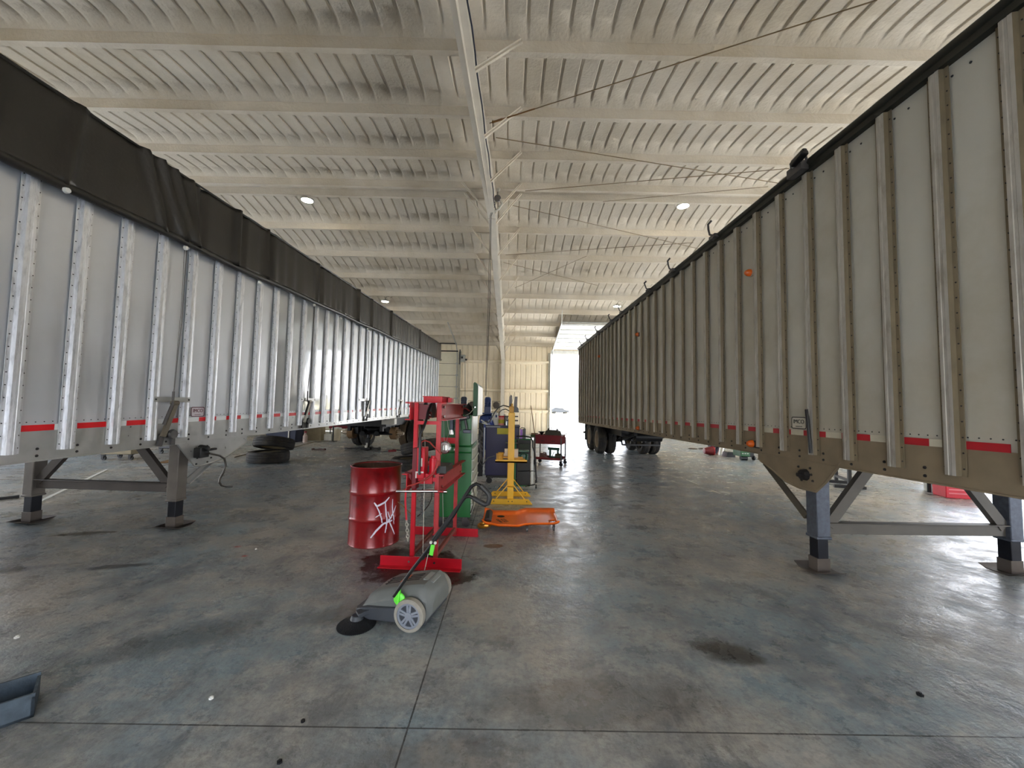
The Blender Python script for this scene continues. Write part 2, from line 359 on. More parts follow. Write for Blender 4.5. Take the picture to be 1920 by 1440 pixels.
# solid roof skin above so daylight cannot leak
mb = MB()
for (ya, yb) in ((YN, 10.1), (10.1, 10.6), (10.6, YW_+0.2)):
    mb.hexy(XL, XR, ya, yb, lambda y: pur_z(min(y, YW_))+PD+0.12, lambda y: pur_z(min(y, YW_))+PD+0.2)
mb.build('roof_sheet', M['ltsteel'], ceil_, smooth=False)
for y in PUR:
    if not (YN+0.1 < y < YW_-0.05): continue
    z = pur_z(y); mb = MB()
    prof = [(0.035, PD+0.02), (-0.035-0.03, PD+0.02), (-0.04, PD-0.06), (-0.034, 0.03), (-0.034, 0.0), (0.062, 0.0), (0.062, 0.02), (0.0, 0.02), (0.0, PD-0.06)]
    mb.prism([(y+u, z+v) for u, v in prof], 'x', XL, XR)
    mb.build('roof_purlin', M['foam'], ceil_, smooth=True, ang=50)
# ------------------------------------------------------------------ main rafter, column, braces
def raf_x(y): return -0.73+0.0256*(y-4.5) if y < 10.35 else -0.58+0.0125*(y-10.35)
def raf_z(y): return 6.63+0.022*(y-10.35) if y <= 10.35 else 6.63-0.205*(y-10.35)
mb = MB()
def ibeam(mb, y0, y1):
    for (ya, yb) in ((y0, y1),):
        xa, xb = raf_x(ya), raf_x(yb); za, zb_ = raf_z(ya), raf_z(yb)
        def q(xo0, xo1, zo0, zo1, topA=None, topB=None):
            A0, A1 = za+zo0, (topA if topA is not None else za+zo1); B0, B1 = zb_+zo0, (topB if topB is not None else zb_+zo1)
            mb.add([(xa+xo0,ya,A0),(xa+xo1,ya,A0),(xb+xo1,yb,B0),(xb+xo0,yb,B0),(xa+xo0,ya,A1),(xa+xo1,ya,A1),(xb+xo1,yb,B1),(xb+xo0,yb,B1)],
                   [(0,3,2,1),(4,5,6,7),(0,1,5,4),(1,2,6,5),(2,3,7,6),(3,0,4,7)])
        q(-0.1, 0.1, 0, 0.012)
        q(-0.006, 0.006, 0.012, 0, pur_z(ya)-0.01, pur_z(yb)-0.01)
        ta, tb = pur_z(ya)-0.01, pur_z(yb)-0.01
        mb.add([(xa-0.1,ya,ta),(xa+0.1,ya,ta),(xb+0.1,yb,tb),(xb-0.1,yb,tb),(xa-0.1,ya,ta+0.01),(xa+0.1,ya,ta+0.01),(xb+0.1,yb,tb+0.01),(xb-0.1,yb,tb+0.01)],
               [(0,3,2,1),(4,5,6,7),(0,1,5,4),(1,2,6,5),(2,3,7,6),(3,0,4,7)])
ibeam(mb, YN+0.05, 10.345); ibeam(mb, 10.355, 22.15)
mb.bx(raf_x(10.35)-0.105, raf_x(10.35)+0.105, 10.335, 10.365, 6.59, 7.27)          # splice plates at the ridge
raf = mb.build('main_rafter', M['steelw'], ceil_, smooth=False)
mb = MB()
cx = raf_x(22.4)
mb.prism([(22.25, 4.2), (22.25, 4.21), (22.70, 5.1), (22.70, 4.8)], 'x', cx-0.09, cx+0.09)
mb.add([(cx-0.1,22.2,4.2),(cx+0.1,22.2,4.2),(cx+0.1,22.42,0),(cx-0.1,22.42,0),(cx-0.1,22.215,4.2),(cx+0.1,22.215,4.2),(cx+0.1,22.435,0),(cx-0.1,22.435,0)], [(0,1,2,3),(4,7,6,5),(0,4,5,1),(1,5,6,2),(2,6,7,3),(3,7,4,0)])
mb.prism([(22.21,4.2),(22.43,0),(22.62,0),(22.62,4.9)], 'x', cx-0.006, cx+0.006); mb.bx(cx-0.1, cx+0.1, 22.62, 22.635, 0, 4.9)
mb.bx(cx-0.14, cx+0.14, 22.36, 22.66, 0, 0.02)
# small flange braces from the lower flange to the purlins
for y in PUR:
    if y > 21.5 or y < 2: continue
    sides = (1,) if y < 9.9 else (-1, 1)
    for s in sides:
        a = MB(); a.bar((raf_x(y)+s*0.09, y-0.02, raf_z(y)+0.03), (raf_x(y)+s*0.78, y-0.06, pur_z(y)+0.15), 0.045, 0.045, up=(0,1,0))
        a.bar((raf_x(y)+s*0.075, y-0.05, raf_z(y)+0.03), (raf_x(y)+s*0.765, y-0.09, pur_z(y)+0.15), 0.006, 0.05, up=(0,1,0))
        a.build('flange_brace', M['foam'], raf, smooth=False)
# diagonal rod braces under the purlins
def onroof(px, py):
    y = 10.0
    for _ in range(40):
        d = ray(px, py); t = (pur_z(y)-0.05-EYE)/d.z; y = 0.5*y+0.5*max(1.0, min(22.0, d.y*t))
    d = ray(px, py); t = y/d.y; return Vector((d.x*t, y, EYE+d.z*t))
for (a, c, r) in [((918,231),(1645,0),0.009),((930,258),(1500,350),0.009),((985,358),(1480,316),0.008),((960,385),(1420,492),0.008),((948,478),(1300,455),0.008),((1130,378),(1440,350),0.006),((944,492),(1120,535),0.008),((965,540),(1100,480),0.006)]:
    p, q = onroof(*a), onroof(*c); b = MB(); b.tube([p, q], r, 6); b.build('rod_brace', M['rod'], ceil_)
p, q = onroof(918,231), onroof(1645,0); b = MB(); b.tube([p+(q-p)*0.01, p+(q-p)*0.05], 0.02, 8); b.tube([p+(q-p)*0.05, p+(q-p)*0.17], 0.013, 8); b.build('turnbuckle', mat('rusty_turnbuckle', (128,92,48), 0.6), ceil_)
# ------------------------------------------------------------------ walls
EAVE = pur_z(YW_)+PD
def ribwall(mb, x0, x1, z0, z1, y, s=1):           # ribbed foam surface at plane y, recess towards +y*s
    pr = []; k = math.floor(x0/0.305)
    while k*0.305 < x1:
        for dx, dy in ((0.0,0.0),(0.20,0.0),(0.222,0.03),(0.268,0.03),(0.290,0.0)):
            xx = k*0.305+dx
            if x0 < xx < x1: pr.append((xx, dy))
        k += 1
    pr = [(x0, 0.0)] + pr + [(x1, 0.0)]
    P = [(a, y+s*d, z0) for a, d in pr] + [(a, y+s*d, z1) for a, d in pr]; n = len(pr)
    mb.add(P, [(i, i+1, n+i+1, n+i) for i in range(n-1)])
def wall_with_openings(name, y, s, openings, x0, x1, ztop):
    mb = MB(); x = x0
    for (a, c, h) in sorted(openings)+[(x1, x1, 0)]:
        if a > x: ribwall(mb, x, a, 0, ztop, y, s); mb.bx(x, a, *( (y+0.06, y+0.2) if s > 0 else (y-0.2, y-0.06)), 0, ztop)
        if c > a: ribwall(mb, a, c, h, ztop, y, s); mb.bx(a, c, *( (y+0.06, y+0.2) if s > 0 else (y-0.2, y-0.06)), h, ztop)
        x = c
    o = mb.build(name, M['wallfoam'], smooth=True, ang=50); return o
DH = 4.66
FAR_DOORS = [(-13.4,-9.3,DH), (-7.35,-2.98,DH), (2.27,6.6,DH), (9.3,13.5,DH)]
wf = wall_with_openings('wall_far', YW_, 1, FAR_DOORS, XL, XR, EAVE+0.15)
struct(wf, 'far wall of ribbed cream foam with overhead door openings')
for z in (4.15, 2.5, 1.34):
    for (a, c) in ((-2.86, cx-0.11), (cx+0.11, 2.18)):
        g = MB(); g.prism([(YW_+0.03, z+0.10), (YW_-0.14, z+0.075), (YW_-0.16, z+0.06), (YW_-0.16, z-0.02), (YW_-0.13, z-0.03), (YW_-0.06, z-0.05), (YW_+0.03, z-0.12)], 'x', a, c)
        g.build('wall_girt', M['wallfoam'], wf, smooth=True, ang=50)
mb.build('wall_column', M['steelw'], wf, smooth=False)
NEAR_DOORS = [(-2.7,1.3,2.5), (9.3,13.5,DH)]
wn = wall_with_openings('wall_near', YN, -1, NEAR_DOORS, XL, XR, pur_z(YN)+PD+0.15)
struct(wn, 'near wall behind the viewpoint with one open doorway')
for nm, xx, s in (('wall_left', XL, -1), ('wall_right', XR, 1)):
    b = MB()
    if nm == 'wall_right':
        b.prism([(YN-0.2,0),(3.0,0),(3.0,8.0),(YN-0.2,6.3)], 'x', xx, xx+0.15); b.prism([(15.0,0),(YW_+0.2,0),(YW_+0.2,5.4),(15.0,7.2)], 'x', xx, xx+0.15)
        b.prism([(3.0,4.4),(15.0,4.4),(15.0,7.2),(10.6,7.8),(3.0,7.2)], 'x', xx, xx+0.15)
    else:
        b.prism([(YN-0.2,0),(0.5,0),(0.5,6.8),(YN-0.2,6.3)], 'x', xx-0.15, xx); b.prism([(12.3,0),(YW_+0.2,0),(YW_+0.2,5.4),(12.3,7.6)], 'x', xx-0.15, xx)
        b.prism([(0.5,4.2),(12.3,4.2),(12.3,7.6),(10.6,7.8),(0.5,6.8)], 'x', xx-0.15, xx)
    struct(b.build(nm, M['wallfoam'], smooth=False), 'cream foam side wall on the %s' % nm[5:])
# door openings: jambs
def jambs(parent, a, c, y, h):
    for xx in (a, c):
        s = 1 if xx == a else -1
        b = MB(); b.bx(min(xx, xx-s*0.11), max(xx, xx-s*0.11), y-0.10, y+0.2, 0, h+0.05); b.bx(min(xx+s*0.02, xx-s*0.01), max(xx+s*0.02, xx-s*0.01), y-0.18, y-0.10, 0, h)
        b.build('door_jamb', mat('jamb_steel', (176,172,158), 0.5, 0.2), parent, smooth=False)
# closed sectional door (left)
n = 7; sh = DH/n
mbd = MB()
for i in range(n):
    mbd.bx(-7.33, -3.0, YW_-0.02, YW_+0.03, i*sh+0.012, (i+1)*sh-0.006); mbd.bx(-7.33, -3.0, YW_+0.03, YW_+0.04, i*sh, (i+1)*sh)
d1 = mbd.build('door_1', M['cream'], smooth=False); struct(d1, 'closed cream sectional overhead door behind the left trailer')
b = MB()
for i in range(1, n): b.bx(-7.33, -3.0, YW_-0.021, YW_+0.0, i*sh-0.006, i*sh+0.012)
b.build('section_seam', M['black'], d1, smooth=False)
jambs(d1, -7.35, -2.98, YW_, DH)
b = MB(); b.tube([(-7.3,YW_-0.35,5.12),(-3.1,YW_-0.35,5.12)], 0.03, 8); b.tube([(-7.3,YW_-0.35,4.68),(-3.0,YW_-0.35,4.68)], 0.035, 8)
b.build('torsion_spring', M['black'], d1)
b = MB(); b.tube([(-3.08,YW_-0.1,0.1),(-3.08,YW_-0.1,4.4),(-3.08,YW_-0.25,4.75),(-3.08,YW_-0.6,5.0),(-3.08,YW_-3.8,5.6)], 0.028, 6)
for i in range(1, n): b.bx(-3.16,-3.0,YW_-0.12,YW_-0.04,i*sh-0.04,i*sh+0.05)
b.build('door_track', M['galv'], d1)
# open sectional door (right): panels ride back under the roof
dz = lambda y: 4.86+0.185*(YW_-0.3-y)
mbd = MB()
for i in range(6):
    y1 = YW_-0.45-i*0.6; y0 = y1-0.585
    P = []
    for (yy) in (y0, y1):
        for k in range(2): P.append(yy)
    mbd.add([(2.42,y0,dz(y0)),(6.5,y0,dz(y0)),(6.5,y1,dz(y1)),(2.42,y1,dz(y1)),(2.42,y0,dz(y0)+0.045),(6.5,y0,dz(y0)+0.045),(6.5,y1,dz(y1)+0.045),(2.42,y1,dz(y1)+0.045)], [(0,3,2,1),(4,5,6,7),(0,1,5,4),(1,2,6,5),(2,3,7,6),(3,0,4,7)])
    mbd.bx(2.42, 6.5, y0+0.02, y0+0.07, dz(y0)-0.045, dz(y0)+0.01)
mbd.bx(2.3, 6.58, YW_-0.05, YW_+0.0, DH-0.0, DH+0.22)
d2 = mbd.build('door_2', M['white'], smooth=False); struct(d2, 'open sectional overhead door riding up under the roof behind the right trailer')
jambs(d2, 2.27, 6.6, YW_, DH)
b = MB()
for xx in (2.38, 6.54):
    b.tube([(xx,YW_-0.12,0.05),(xx,YW_-0.12,4.5),(xx,YW_-0.3,4.82),(xx,YW_-4.2,dz(YW_-4.2)+0.01)], 0.03, 6)
b.tube([(2.35,YW_-4.2,dz(YW_-4.2)+0.05),(6.5,YW_-4.2,dz(YW_-4.2)+0.05)], 0.03, 6)
b.tube([(2.38,YW_-4.2,dz(YW_-4.2)),(2.38,YW_-4.2,pur_z(YW_-4.2))], 0.012, 6); b.tube([(2.38,YW_-4.2,dz(YW_-4.2)),(2.3,YW_-5.0,pur_z(YW_-5.0))], 0.012, 6)
b.build('door_track', M['galv'], d2)
for i, (a, c, h) in enumerate([FAR_DOORS[0], FAR_DOORS[3]]):   # the far-left one is shut
    b = MB(); b.bx(a, c, YW_-0.03, YW_+0.02, h-0.3, h+0.1)
    d = b.build('door_%d' % (3+i), M['cream'], smooth=False); struct(d, ['closed cream overhead door at the far left end','closed cream overhead door at the far right end'][i]); jambs(d, a, c, YW_, h)
for nm_, xa, xb in (('door_3',-13.38,-9.32),('door_4',9.32,13.48)):
    b = MB()
    for i in range(n): b.bx(xa, xb, YW_+0.0, YW_+0.04, i*sh+0.01, (i+1)*sh)
    b.build('door_panel', M['cream'], bpy.data.objects[nm_], smooth=False)
# door opener box with pull chain beside door 1
c0 = atY(868, 672, YW_-0.25)
t = thing('door_opener', 'grey door opener box mounted on the wall beside the closed door', 'door opener', (c0.x, c0.y, c0.z))
b = MB(); b.bx(-0.13,0.13,-0.1,0.12,-0.2,0.2); b.build('opener_housing', mat('opener_grey', (150,150,142), 0.5), t, bevel=0.02)
b = MB(); b.bx(-0.2,-0.15,-0.05,0.0,-0.35,0.5); b.bx(0.13,0.24,-0.06,0.02,-0.12,-0.02); b.bx(-0.09,0.02,-0.115,-0.1,-0.02,0.1); b.build('mounting_bracket', M['black'], t)
b = MB(); b.tube([(0.12,-0.08,-0.15),(0.15,-0.08,-2.0),(0.14,-0.08,-c0.z+0.95)], 0.008, 6); b.tube([(0.17,-0.08,-0.1),(0.19,-0.08,-2.0),(0.17,-0.08,-c0.z+0.95)], 0.008, 6); b.build('pull_chain', M['rope'], t)
# chain hoist with a long cable hanging from the ridge
hy = 10.0; h0 = atY(933, 372, hy)
t = thing('chain_hoist', 'small rope hoist hanging from the ridge of the roof beam', 'hoist', (h0.x, hy, h0.z))
b = MB(); b.tube([(0,0,0.18),(0,0,0.06)], 0.012); b.lathe([(0.07,-0.03),(0.09,-0.02),(0.09,0.02),(0.07,0.03)], axis='y', n=16); b.build('pulley', M['gsteel'], t)
b = MB(); b.lathe([(0.035,-0.02),(0.05,0),(0.035,0.02)], c=(0.02,0,0.24), axis='y', n=12, closed=False); b.tube([(0.05,0,0.0),(0.12,0,-0.14),(0.04,0,-0.28),(-0.06,0,-0.36)], 0.03, 8); b.build('hook', M['ltsteel'], t)
pe = atY(911, 742, hy)-h0; ps = atY(921, 405, hy)-h0
b = MB(); b.tube([(-0.02,0,-0.05), ps, (ps+pe)/2+Vector((0.03,0,0)), pe], 0.008, 6); b.tube([(-0.05,0,-0.05), ps+Vector((-0.03,0,0)), (ps+pe)/2+Vector((-0.01,0,0)), pe+Vector((-0.02,0,0))], 0.006, 6); b.build('cable', M['rope'], t)
b = MB(); pts = []
for i in range(20):
    y = 3.6+i*0.34; pts.append((raf_x(y)+0.115+0.01*math.sin(i*1.7), y, raf_z(y)+0.09+0.02*math.sin(i*2.1)))
b.tube(pts, 0.012, 6); tag(b.build('electric_cable', M['dblue']), 'dark blue cable strung along the side of the roof beam', 'cable')
# ------------------------------------------------------------------ high-bay lamps
lm = None
for (px, py, yy, lab) in [(576,375,10.75,'round lit shop lamp near the left trailer, under the roof ridge'),(1281,386,10.75,'round lit shop lamp near the right trailer, under the roof ridge'),(722,565,16.95,'smaller looking lit shop lamp deeper in, above the left trailer'),(1157,574,16.95,'smaller looking lit shop lamp deeper in, above the right trailer')]:
    p = atY(px, py, yy)
    if lm is None:
        lm = thing('shop_lamp', lab, 'lamp', p, 0, 'round lamps under the roof')
        b = MB(); b.lathe([(0.0,0.10),(0.06,0.10),(0.07,0.05),(0.17,0.03),(0.175,-0.01),(0.165,-0.015)], n=24); b.build('lamp_housing', M['ltsteel'], lm)
        b = MB(); b.lathe([(0.0,-0.022),(0.12,-0.02),(0.164,-0.012),(0.164,0.0)], n=24); b.build('lamp_diffuser', M['lamp'], lm)
        b = MB(); b.tube([(0,0,0.1),(0.02,0,0.16),(0.1,0,0.22),(0.16,0,0.20),(0.2,0,0.26)], 0.007, 6); b.tube([(0.2,0,0.16),(0.28,0,0.18),(0.36,0,0.3)], 0.006, 6); b.build('lamp_cord', M['rope'], lm)
    else: dup(lm, p, 0, lab)
# ------------------------------------------------------------------ trailers
def tire(mb_t, mb_r, c, axis='x', r=0.5, w=0.27, R=None, hub=True):
    hw = w/2
    mb_t.rev([(0.30,-hw*0.72),(0.34,-hw*0.95),(0.43,-hw),(0.475,-hw*0.92),(0.495,-hw*0.72),(0.5,-hw*0.5),(0.492,-hw*0.46),(0.5,-hw*0.42),(0.5,-hw*0.05),(0.49,0.0),(0.5,hw*0.05),(0.5,hw*0.42),(0.492,hw*0.46),(0.5,hw*0.5),(0.495,hw*0.72),(0.475,hw*0.92),(0.43,hw),(0.34,hw*0.95),(0.30,hw*0.72)], c, axis, 40, R)
    if hub:
        mb_r.rev([(0.305,-hw*0.75),(0.30,-hw*0.8),(0.28,-hw*0.7),(0.275,0.0),(0.28,hw*0.7),(0.30,hw*0.8),(0.305,hw*0.75)], c, axis, 32, R)
class Side:
    def __init__(s, x0, slope, sg, zb0, zbk, zt0, ztk):
        s.x0, s.k, s.sg = x0, slope, sg; s.a = -math.atan(slope); s.R = Matrix.Rotation(s.a, 3, 'Z')
        s.zb = lambda y: zb0+zbk*y; s.zt = lambda y: zt0+ztk*y
    def at(s, px, py, out=0.0):       # photo point on the side plane -> local coordinates
        d = ray(px, py); t = (s.x0+out*s.sg)/(d.x-s.k*d.y); w = Vector((d.x*t-s.x0, d.y*t, EYE+d.z*t))
        return s.R.inverted() @ w
    def loc(s, w): return s.R.inverted() @ (Vector(w)-Vector((s.x0,0,0)))
def trailer(S, name, label, y0, y1, first, mats, W=2.55, npost=40):
    sg = S.sg; panelM, postM, railM, redM, flankM = mats
    t = thing(name, label, 'trailer', (S.x0, 0, 0), S.a)
    zb, zt = S.zb, S.zt
    X = lambda o: sg*o                      # outward offset -> local x
    def hx(mb, o0, o1, ya, yb, zl, zh):
        a, c = sorted((X(o0), X(o1))); mb.hexy(a, c, ya, yb, zl, zh)
    # side wall, near face
    b = MB(); hx(b, -0.03, 0.0, y0, y1, lambda y: zb(y)+0.22, lambda y: zt(y)-0.02)
    b.m(1); y = first-1.0
    while y < first+5.5: b.cyl((X(0.0),y,zb(y)+0.34),(X(0.004),y,zb(y)+0.34),0.0055,0.004,5,); y += 0.062
    wall = b.build('side_wall', [panelM, M['rivet']], t, smooth=False)
    b = MB(); hx(b, -W, -W+0.03, y0, y1, lambda y: zb(y), lambda y: zt(y)-0.02)
    for ya in (y0, y1-0.05): hx(b, -W, 0.0, ya, ya+0.05, lambda y: zb(y), lambda y: zt(y)-0.02)
    b.build('body_shell', panelM, t, smooth=False)
    # bottom rail
    b = MB(); hx(b, -0.04, 0.008, y0, y1, lambda y: zb(y), lambda y: zb(y)+0.265); hx(b, -0.05, 0.022, y0, y1, lambda y: zb(y)-0.004, lambda y: zb(y)+0.008); hx(b, -0.0, 0.012, y0, y1, lambda y: zb(y)+0.255, lambda y: zb(y)+0.262)
    b.m(1); y = first+0.2
    while y < min(y1-0.1, first+9):
        for dz in (0.045, 0.105): b.cyl((X(0.008),y,zb(y)+dz),(X(0.016),y,zb(y)+dz),0.013,0.009,6)
        y += 0.4065*0.75
    b.build('bottom_rail', [railM, M['rivet']], t, smooth=False)
    b = MB(); hx(b, -W, 0, y0, y1, lambda y: zb(y)+0.05, lambda y: zb(y)+0.14)
    y = y0+0.2
    while y < y1-0.1: hx(b, -W+0.05, -0.06, y, y+0.05, lambda q: zb(q)-0.0, lambda q: zb(q)+0.06); y += 0.5
    b.build('floor_frame', M['gsteel'], t, smooth=False)
    # reflective tape with alternating red and white blocks
    b = MB(); y = redM; 
    while y < y1-0.3:
        b.m(0); hx(b, 0.008, 0.0125, y, y+0.28, lambda q: zb(q)+0.262, lambda q: zb(q)+0.315)
        b.m(1); hx(b, 0.008, 0.0125, y+0.28, y+0.4573, lambda q: zb(q)+0.262, lambda q: zb(q)+0.315)
        y += 0.4573
    b.build('reflective_tape', [M['tapered'], M['tapew']] if flankM is None else [M['tapedr'], M['tapedw']], t, smooth=False)
    # hat-section side posts
    for i in range(-3, npost):
        y = first+0.4065*i
        if y < y0+0.1 or y > y1-0.05: continue
        lo, hi = zb(y)+0.08, zt(y)-0.03
        b = MB(); prof = [(0,y-0.07),(0.006,y-0.07),(0.006,y-0.042),(0.036,y-0.034),(0.038,y-0.012),(0.035,y-0.008),(0.035,y+0.008),(0.038,y+0.012),(0.036,y+0.034),(0.006,y+0.042),(0.006,y+0.07),(0,y+0.07)]
        b.prism([(X(0.013+u), v) for u, v in prof], 'z', lo, hi)
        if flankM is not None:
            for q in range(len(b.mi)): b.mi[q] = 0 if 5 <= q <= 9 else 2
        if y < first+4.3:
            b.m(1); z = lo+0.05
            while z < hi-0.05:
                for dy in (-0.057, 0.057): b.cyl((X(0.0185),y+dy,z),(X(0.0235),y+dy,z),0.0062,0.004,5)
                z += 0.105
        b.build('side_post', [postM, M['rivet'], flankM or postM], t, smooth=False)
    return t, X, hx
def landing_gear(t, S, X, y, zb, mu, ml, mbr, inner, zcross, o1=-0.06, o2=-2.08):
    for o in (o1, o2):
        b = MB(); b.cb((X(o), y, (0.32+zb(y)+0.1)/2+0.03), (0.135, 0.145, zb(y)+0.1-0.32)); b.cb((X(o), y, 0.345), (0.15,0.16,0.03))
        leg = b.build('landing_leg', mu, t, bevel=0.008)
        b = MB(); b.cb((X(o), y, 0.20), (0.105, 0.115, 0.36)); b.build('inner_leg', ml, leg, bevel=0.005)
        b = MB(); b.cb((X(o), y, 0.075), (0.13,0.12,0.13)); 
        b.prism([(y-0.16,0.035),(y-0.09,0.004),(y+0.09,0.004),(y+0.16,0.035),(y+0.165,0.043),(y+0.09,0.014),(y-0.09,0.014),(y-0.165,0.043)], 'x', X(o)-0.14, X(o)+0.14)
        b.build('foot_plate', inner, leg, bevel=0.004)
    b = MB(); b.bar((X(o1), y, zcross), (X(o2), y, zcross), 0.06, 0.115); b.bar((X(o1-0.05),y-0.03,zcross+0.055),(X(o2+0.05),y-0.03,zcross+0.055),0.08,0.012); b.build('cross_bar', mbr, t, bevel=0.004)
    for a, c in ((o1-0.08, o1-0.62), (o2+0.08, o2+0.62)):
        b = MB(); b.bar((X(a), y, zcross+0.03), (X(c), y, zb(y)+0.06), 0.06, 0.08, up=(0,0,1)); b.bar((X(a)+0.0, y-0.035, zcross+0.03), (X(c), y-0.035, zb(y)+0.06), 0.012, 0.1); b.build('diagonal_brace', mbr, t)
# ================= left trailer
SL = Side(-4.33, 0.0568, 1, 1.0, 0.0135, 4.22, 0.007)
tl, XLf, hx = trailer(SL, 'semi_trailer', 'long silver ribbed semi trailer on the left with a dark tarp over its edge', 2.1, 18.0, 3.304, (M['alum'], M['alpost'], M['galv'], 3.333, None))
zb, zt = SL.zb, SL.zt
# polished replacement sheets
for k in range(8, 14):
    ya = 3.304+0.4065*k+0.075; b = MB(); b.hexy(0.0, 0.005, ya, ya+0.2565, lambda y: zb(y)+0.35, lambda y: zt(y)-0.5)
    b.build('polished_sheet', M['alump'], tl, smooth=False)
# tarp
def tarpz(y): return 3.50+ (0.0 if y < 5 else 0.013*(y-5))
def fold(y, u):            # u: 0 top .. 1 bottom
    f = 0.0
    for yc, am, wd, sl in TF: f += am*math.exp(-((y-yc-sl*u)/wd)**2)
    ph = 3.1*math.sin(y*0.7)
    f = max(-0.04, 1.9*f)
    f += 0.008*math.sin(y*9.0+ph+u*1.5)*math.sin(y*1.9) + (0.010 if y > 6 else 0.004)*math.sin(y*23+2*math.sin(y*3)) * (0.4+0.6*u)
    return f
TF = [(3.55,0.02,0.05,-0.1),(4.15,0.03,0.05,0.25),(4.32,0.035,0.04,0.35),(4.5,0.03,0.045,0.3),(4.72,0.03,0.05,0.12),(4.92,-0.02,0.05,0.0),(5.5,0.035,0.05,-0.02),(5.62,-0.03,0.05,0.0),(6.15,0.02,0.03,0.0),(6.25,-0.02,0.03,0.0),(7.6,0.025,0.05,0.0),(7.75,-0.02,0.04,0),(9.4,0.03,0.06,0),(10.2,0.02,0.05,0),(11.6,0.03,0.06,0),(13.0,0.02,0.05,0),(14.6,0.03,0.06,0)]
b = MB(); P = []; F = []; yy = 2.05; cols = []
while yy < 18.05:
    cols.append(yy); yy += 0.035
rows = 12
for y in cols:
    for r in range(rows+1):
        u = r/rows; z = zt(y)+0.05-(zt(y)+0.05-tarpz(y))*u
        P.append((0.098+0.02*u+fold(y,u), y, z+ (0.012*math.sin(y*2.3) if r == 0 else 0)))
    for r in range(1, 9):                      # over the bows to the far side
        v = r/8; P.insert(len(P)-(rows+1)-(r-1), (0.098-2.70*v, y, zt(y)+0.05+0.22*math.sin(PI*v)))
per = rows+1+8
for i in range(len(cols)-1):
    for r in range(per-1): F.append((i*per+r, (i+1)*per+r, (i+1)*per+r+1, i*per+r+1))
b.add(P, F); tp = b.build('tarp', M['tarp'], tl, smooth=True, ang=80)
sd = tp.modifiers.new('thick', 'SOLIDIFY'); sd.thickness = 0.004
b = MB(); pts = [(0.11+0.012*math.sin(y*1.9), y, tarpz(y)+0.008*math.sin(y*3.1)) for y in cols[::6]]
b.tube(pts, 0.042, 10); b.build('roll_tube', M['tarp'], tp)
b = MB(); b.tube([(0.10,y,zt(y)+0.04) for y in cols[::8]], 0.012, 6); b.build('edge_rope', M['tarp'], tp)
for i, (px, py) in enumerate([(127,357),(350,465),(488,530),(590,572),(640,597),(690,617),(730,638)]):
    q = SL.at(px, py, 0.16); b = MB(); b.cyl((q.x-0.02,q.y,q.z),(q.x+0.008,q.y,q.z),0.028,0.022,12); b.build('tarp_fastener', M['white'], tp)
# strap assemblies: cable, lever, bracket, keeper
for i, (top, mid, bot) in enumerate([((350,470),(325,742),(310,815)),((590,575),(577,738),(572,790)),((692,622),(688,750),(686,780)),((752,655),(750,757),(748,775))]):
    a, m_, c = SL.at(top[0],top[1],0.11), SL.at(mid[0],mid[1],0.08), SL.at(bot[0],bot[1],0.05)
    b = MB(); b.tube([a,(a+m_)/2+Vector((0.02,0,0)),m_], 0.005, 6); b.tube([a+Vector((0,-0.03,0)),(a*0.6+m_*0.4),(m_+Vector((0,0,0.1)))], 0.003, 5); b.cyl(m_+Vector((0,0,0.05)),m_+Vector((0,0,-0.15)),0.012); sp_ = b.build('strap_cable', M['gsteel'], tl)
    b = MB(); top2 = Vector((0.09, c.y+0.06, c.z+0.35)); b.bar((0.05,c.y-0.03,c.z-0.02), top2, 0.03, 0.055, up=(0,1,0)); b.cyl(top2+Vector((0,-0.04,0.02)), top2+Vector((0,0.03,0.02)), 0.03); b.build('ratchet_lever', M['ltsteel'] if i else mat('lever_steel',(120,112,98),0.5,0.4), tl)
    b = MB(); b.bar(top2+Vector((0.01,-0.035,0.04)), (0.07,c.y-0.05,c.z+0.12), 0.02, 0.025); b.lathe([(0.05,-0.025),(0.06,0),(0.05,0.025)], c=(0.05,c.y+0.09,c.z-0.0), axis='x', n=14); b.bar((0.03,c.y+0.12,c.z),(0.03,c.y+0.12,c.z-0.13),0.02,0.05); b.bar((0.03,c.y-0.02,c.z),(0.03,c.y-0.05,c.z-0.13),0.02,0.06); b.build('ratchet', M['gsteel'] if i == 0 else M['black'], tl)
    b = MB(); ym = first_y = m_.y-0.02
    k = round((m_.y-0.2-3.304)/0.4065); ya = 3.304+0.4065*k; b.bx(0.05,0.056,ya-0.03,ya+0.44,c.z+0.38,c.z+0.44); b.m(1)
    for dy in (-0.01, 0.42): b.cyl((0.055,ya+dy,c.z+0.41),(0.062,ya+dy,c.z+0.41),0.01,n=8)
    b.build('keeper_bar', [M['galv'], M['rivet']], tl, smooth=False)
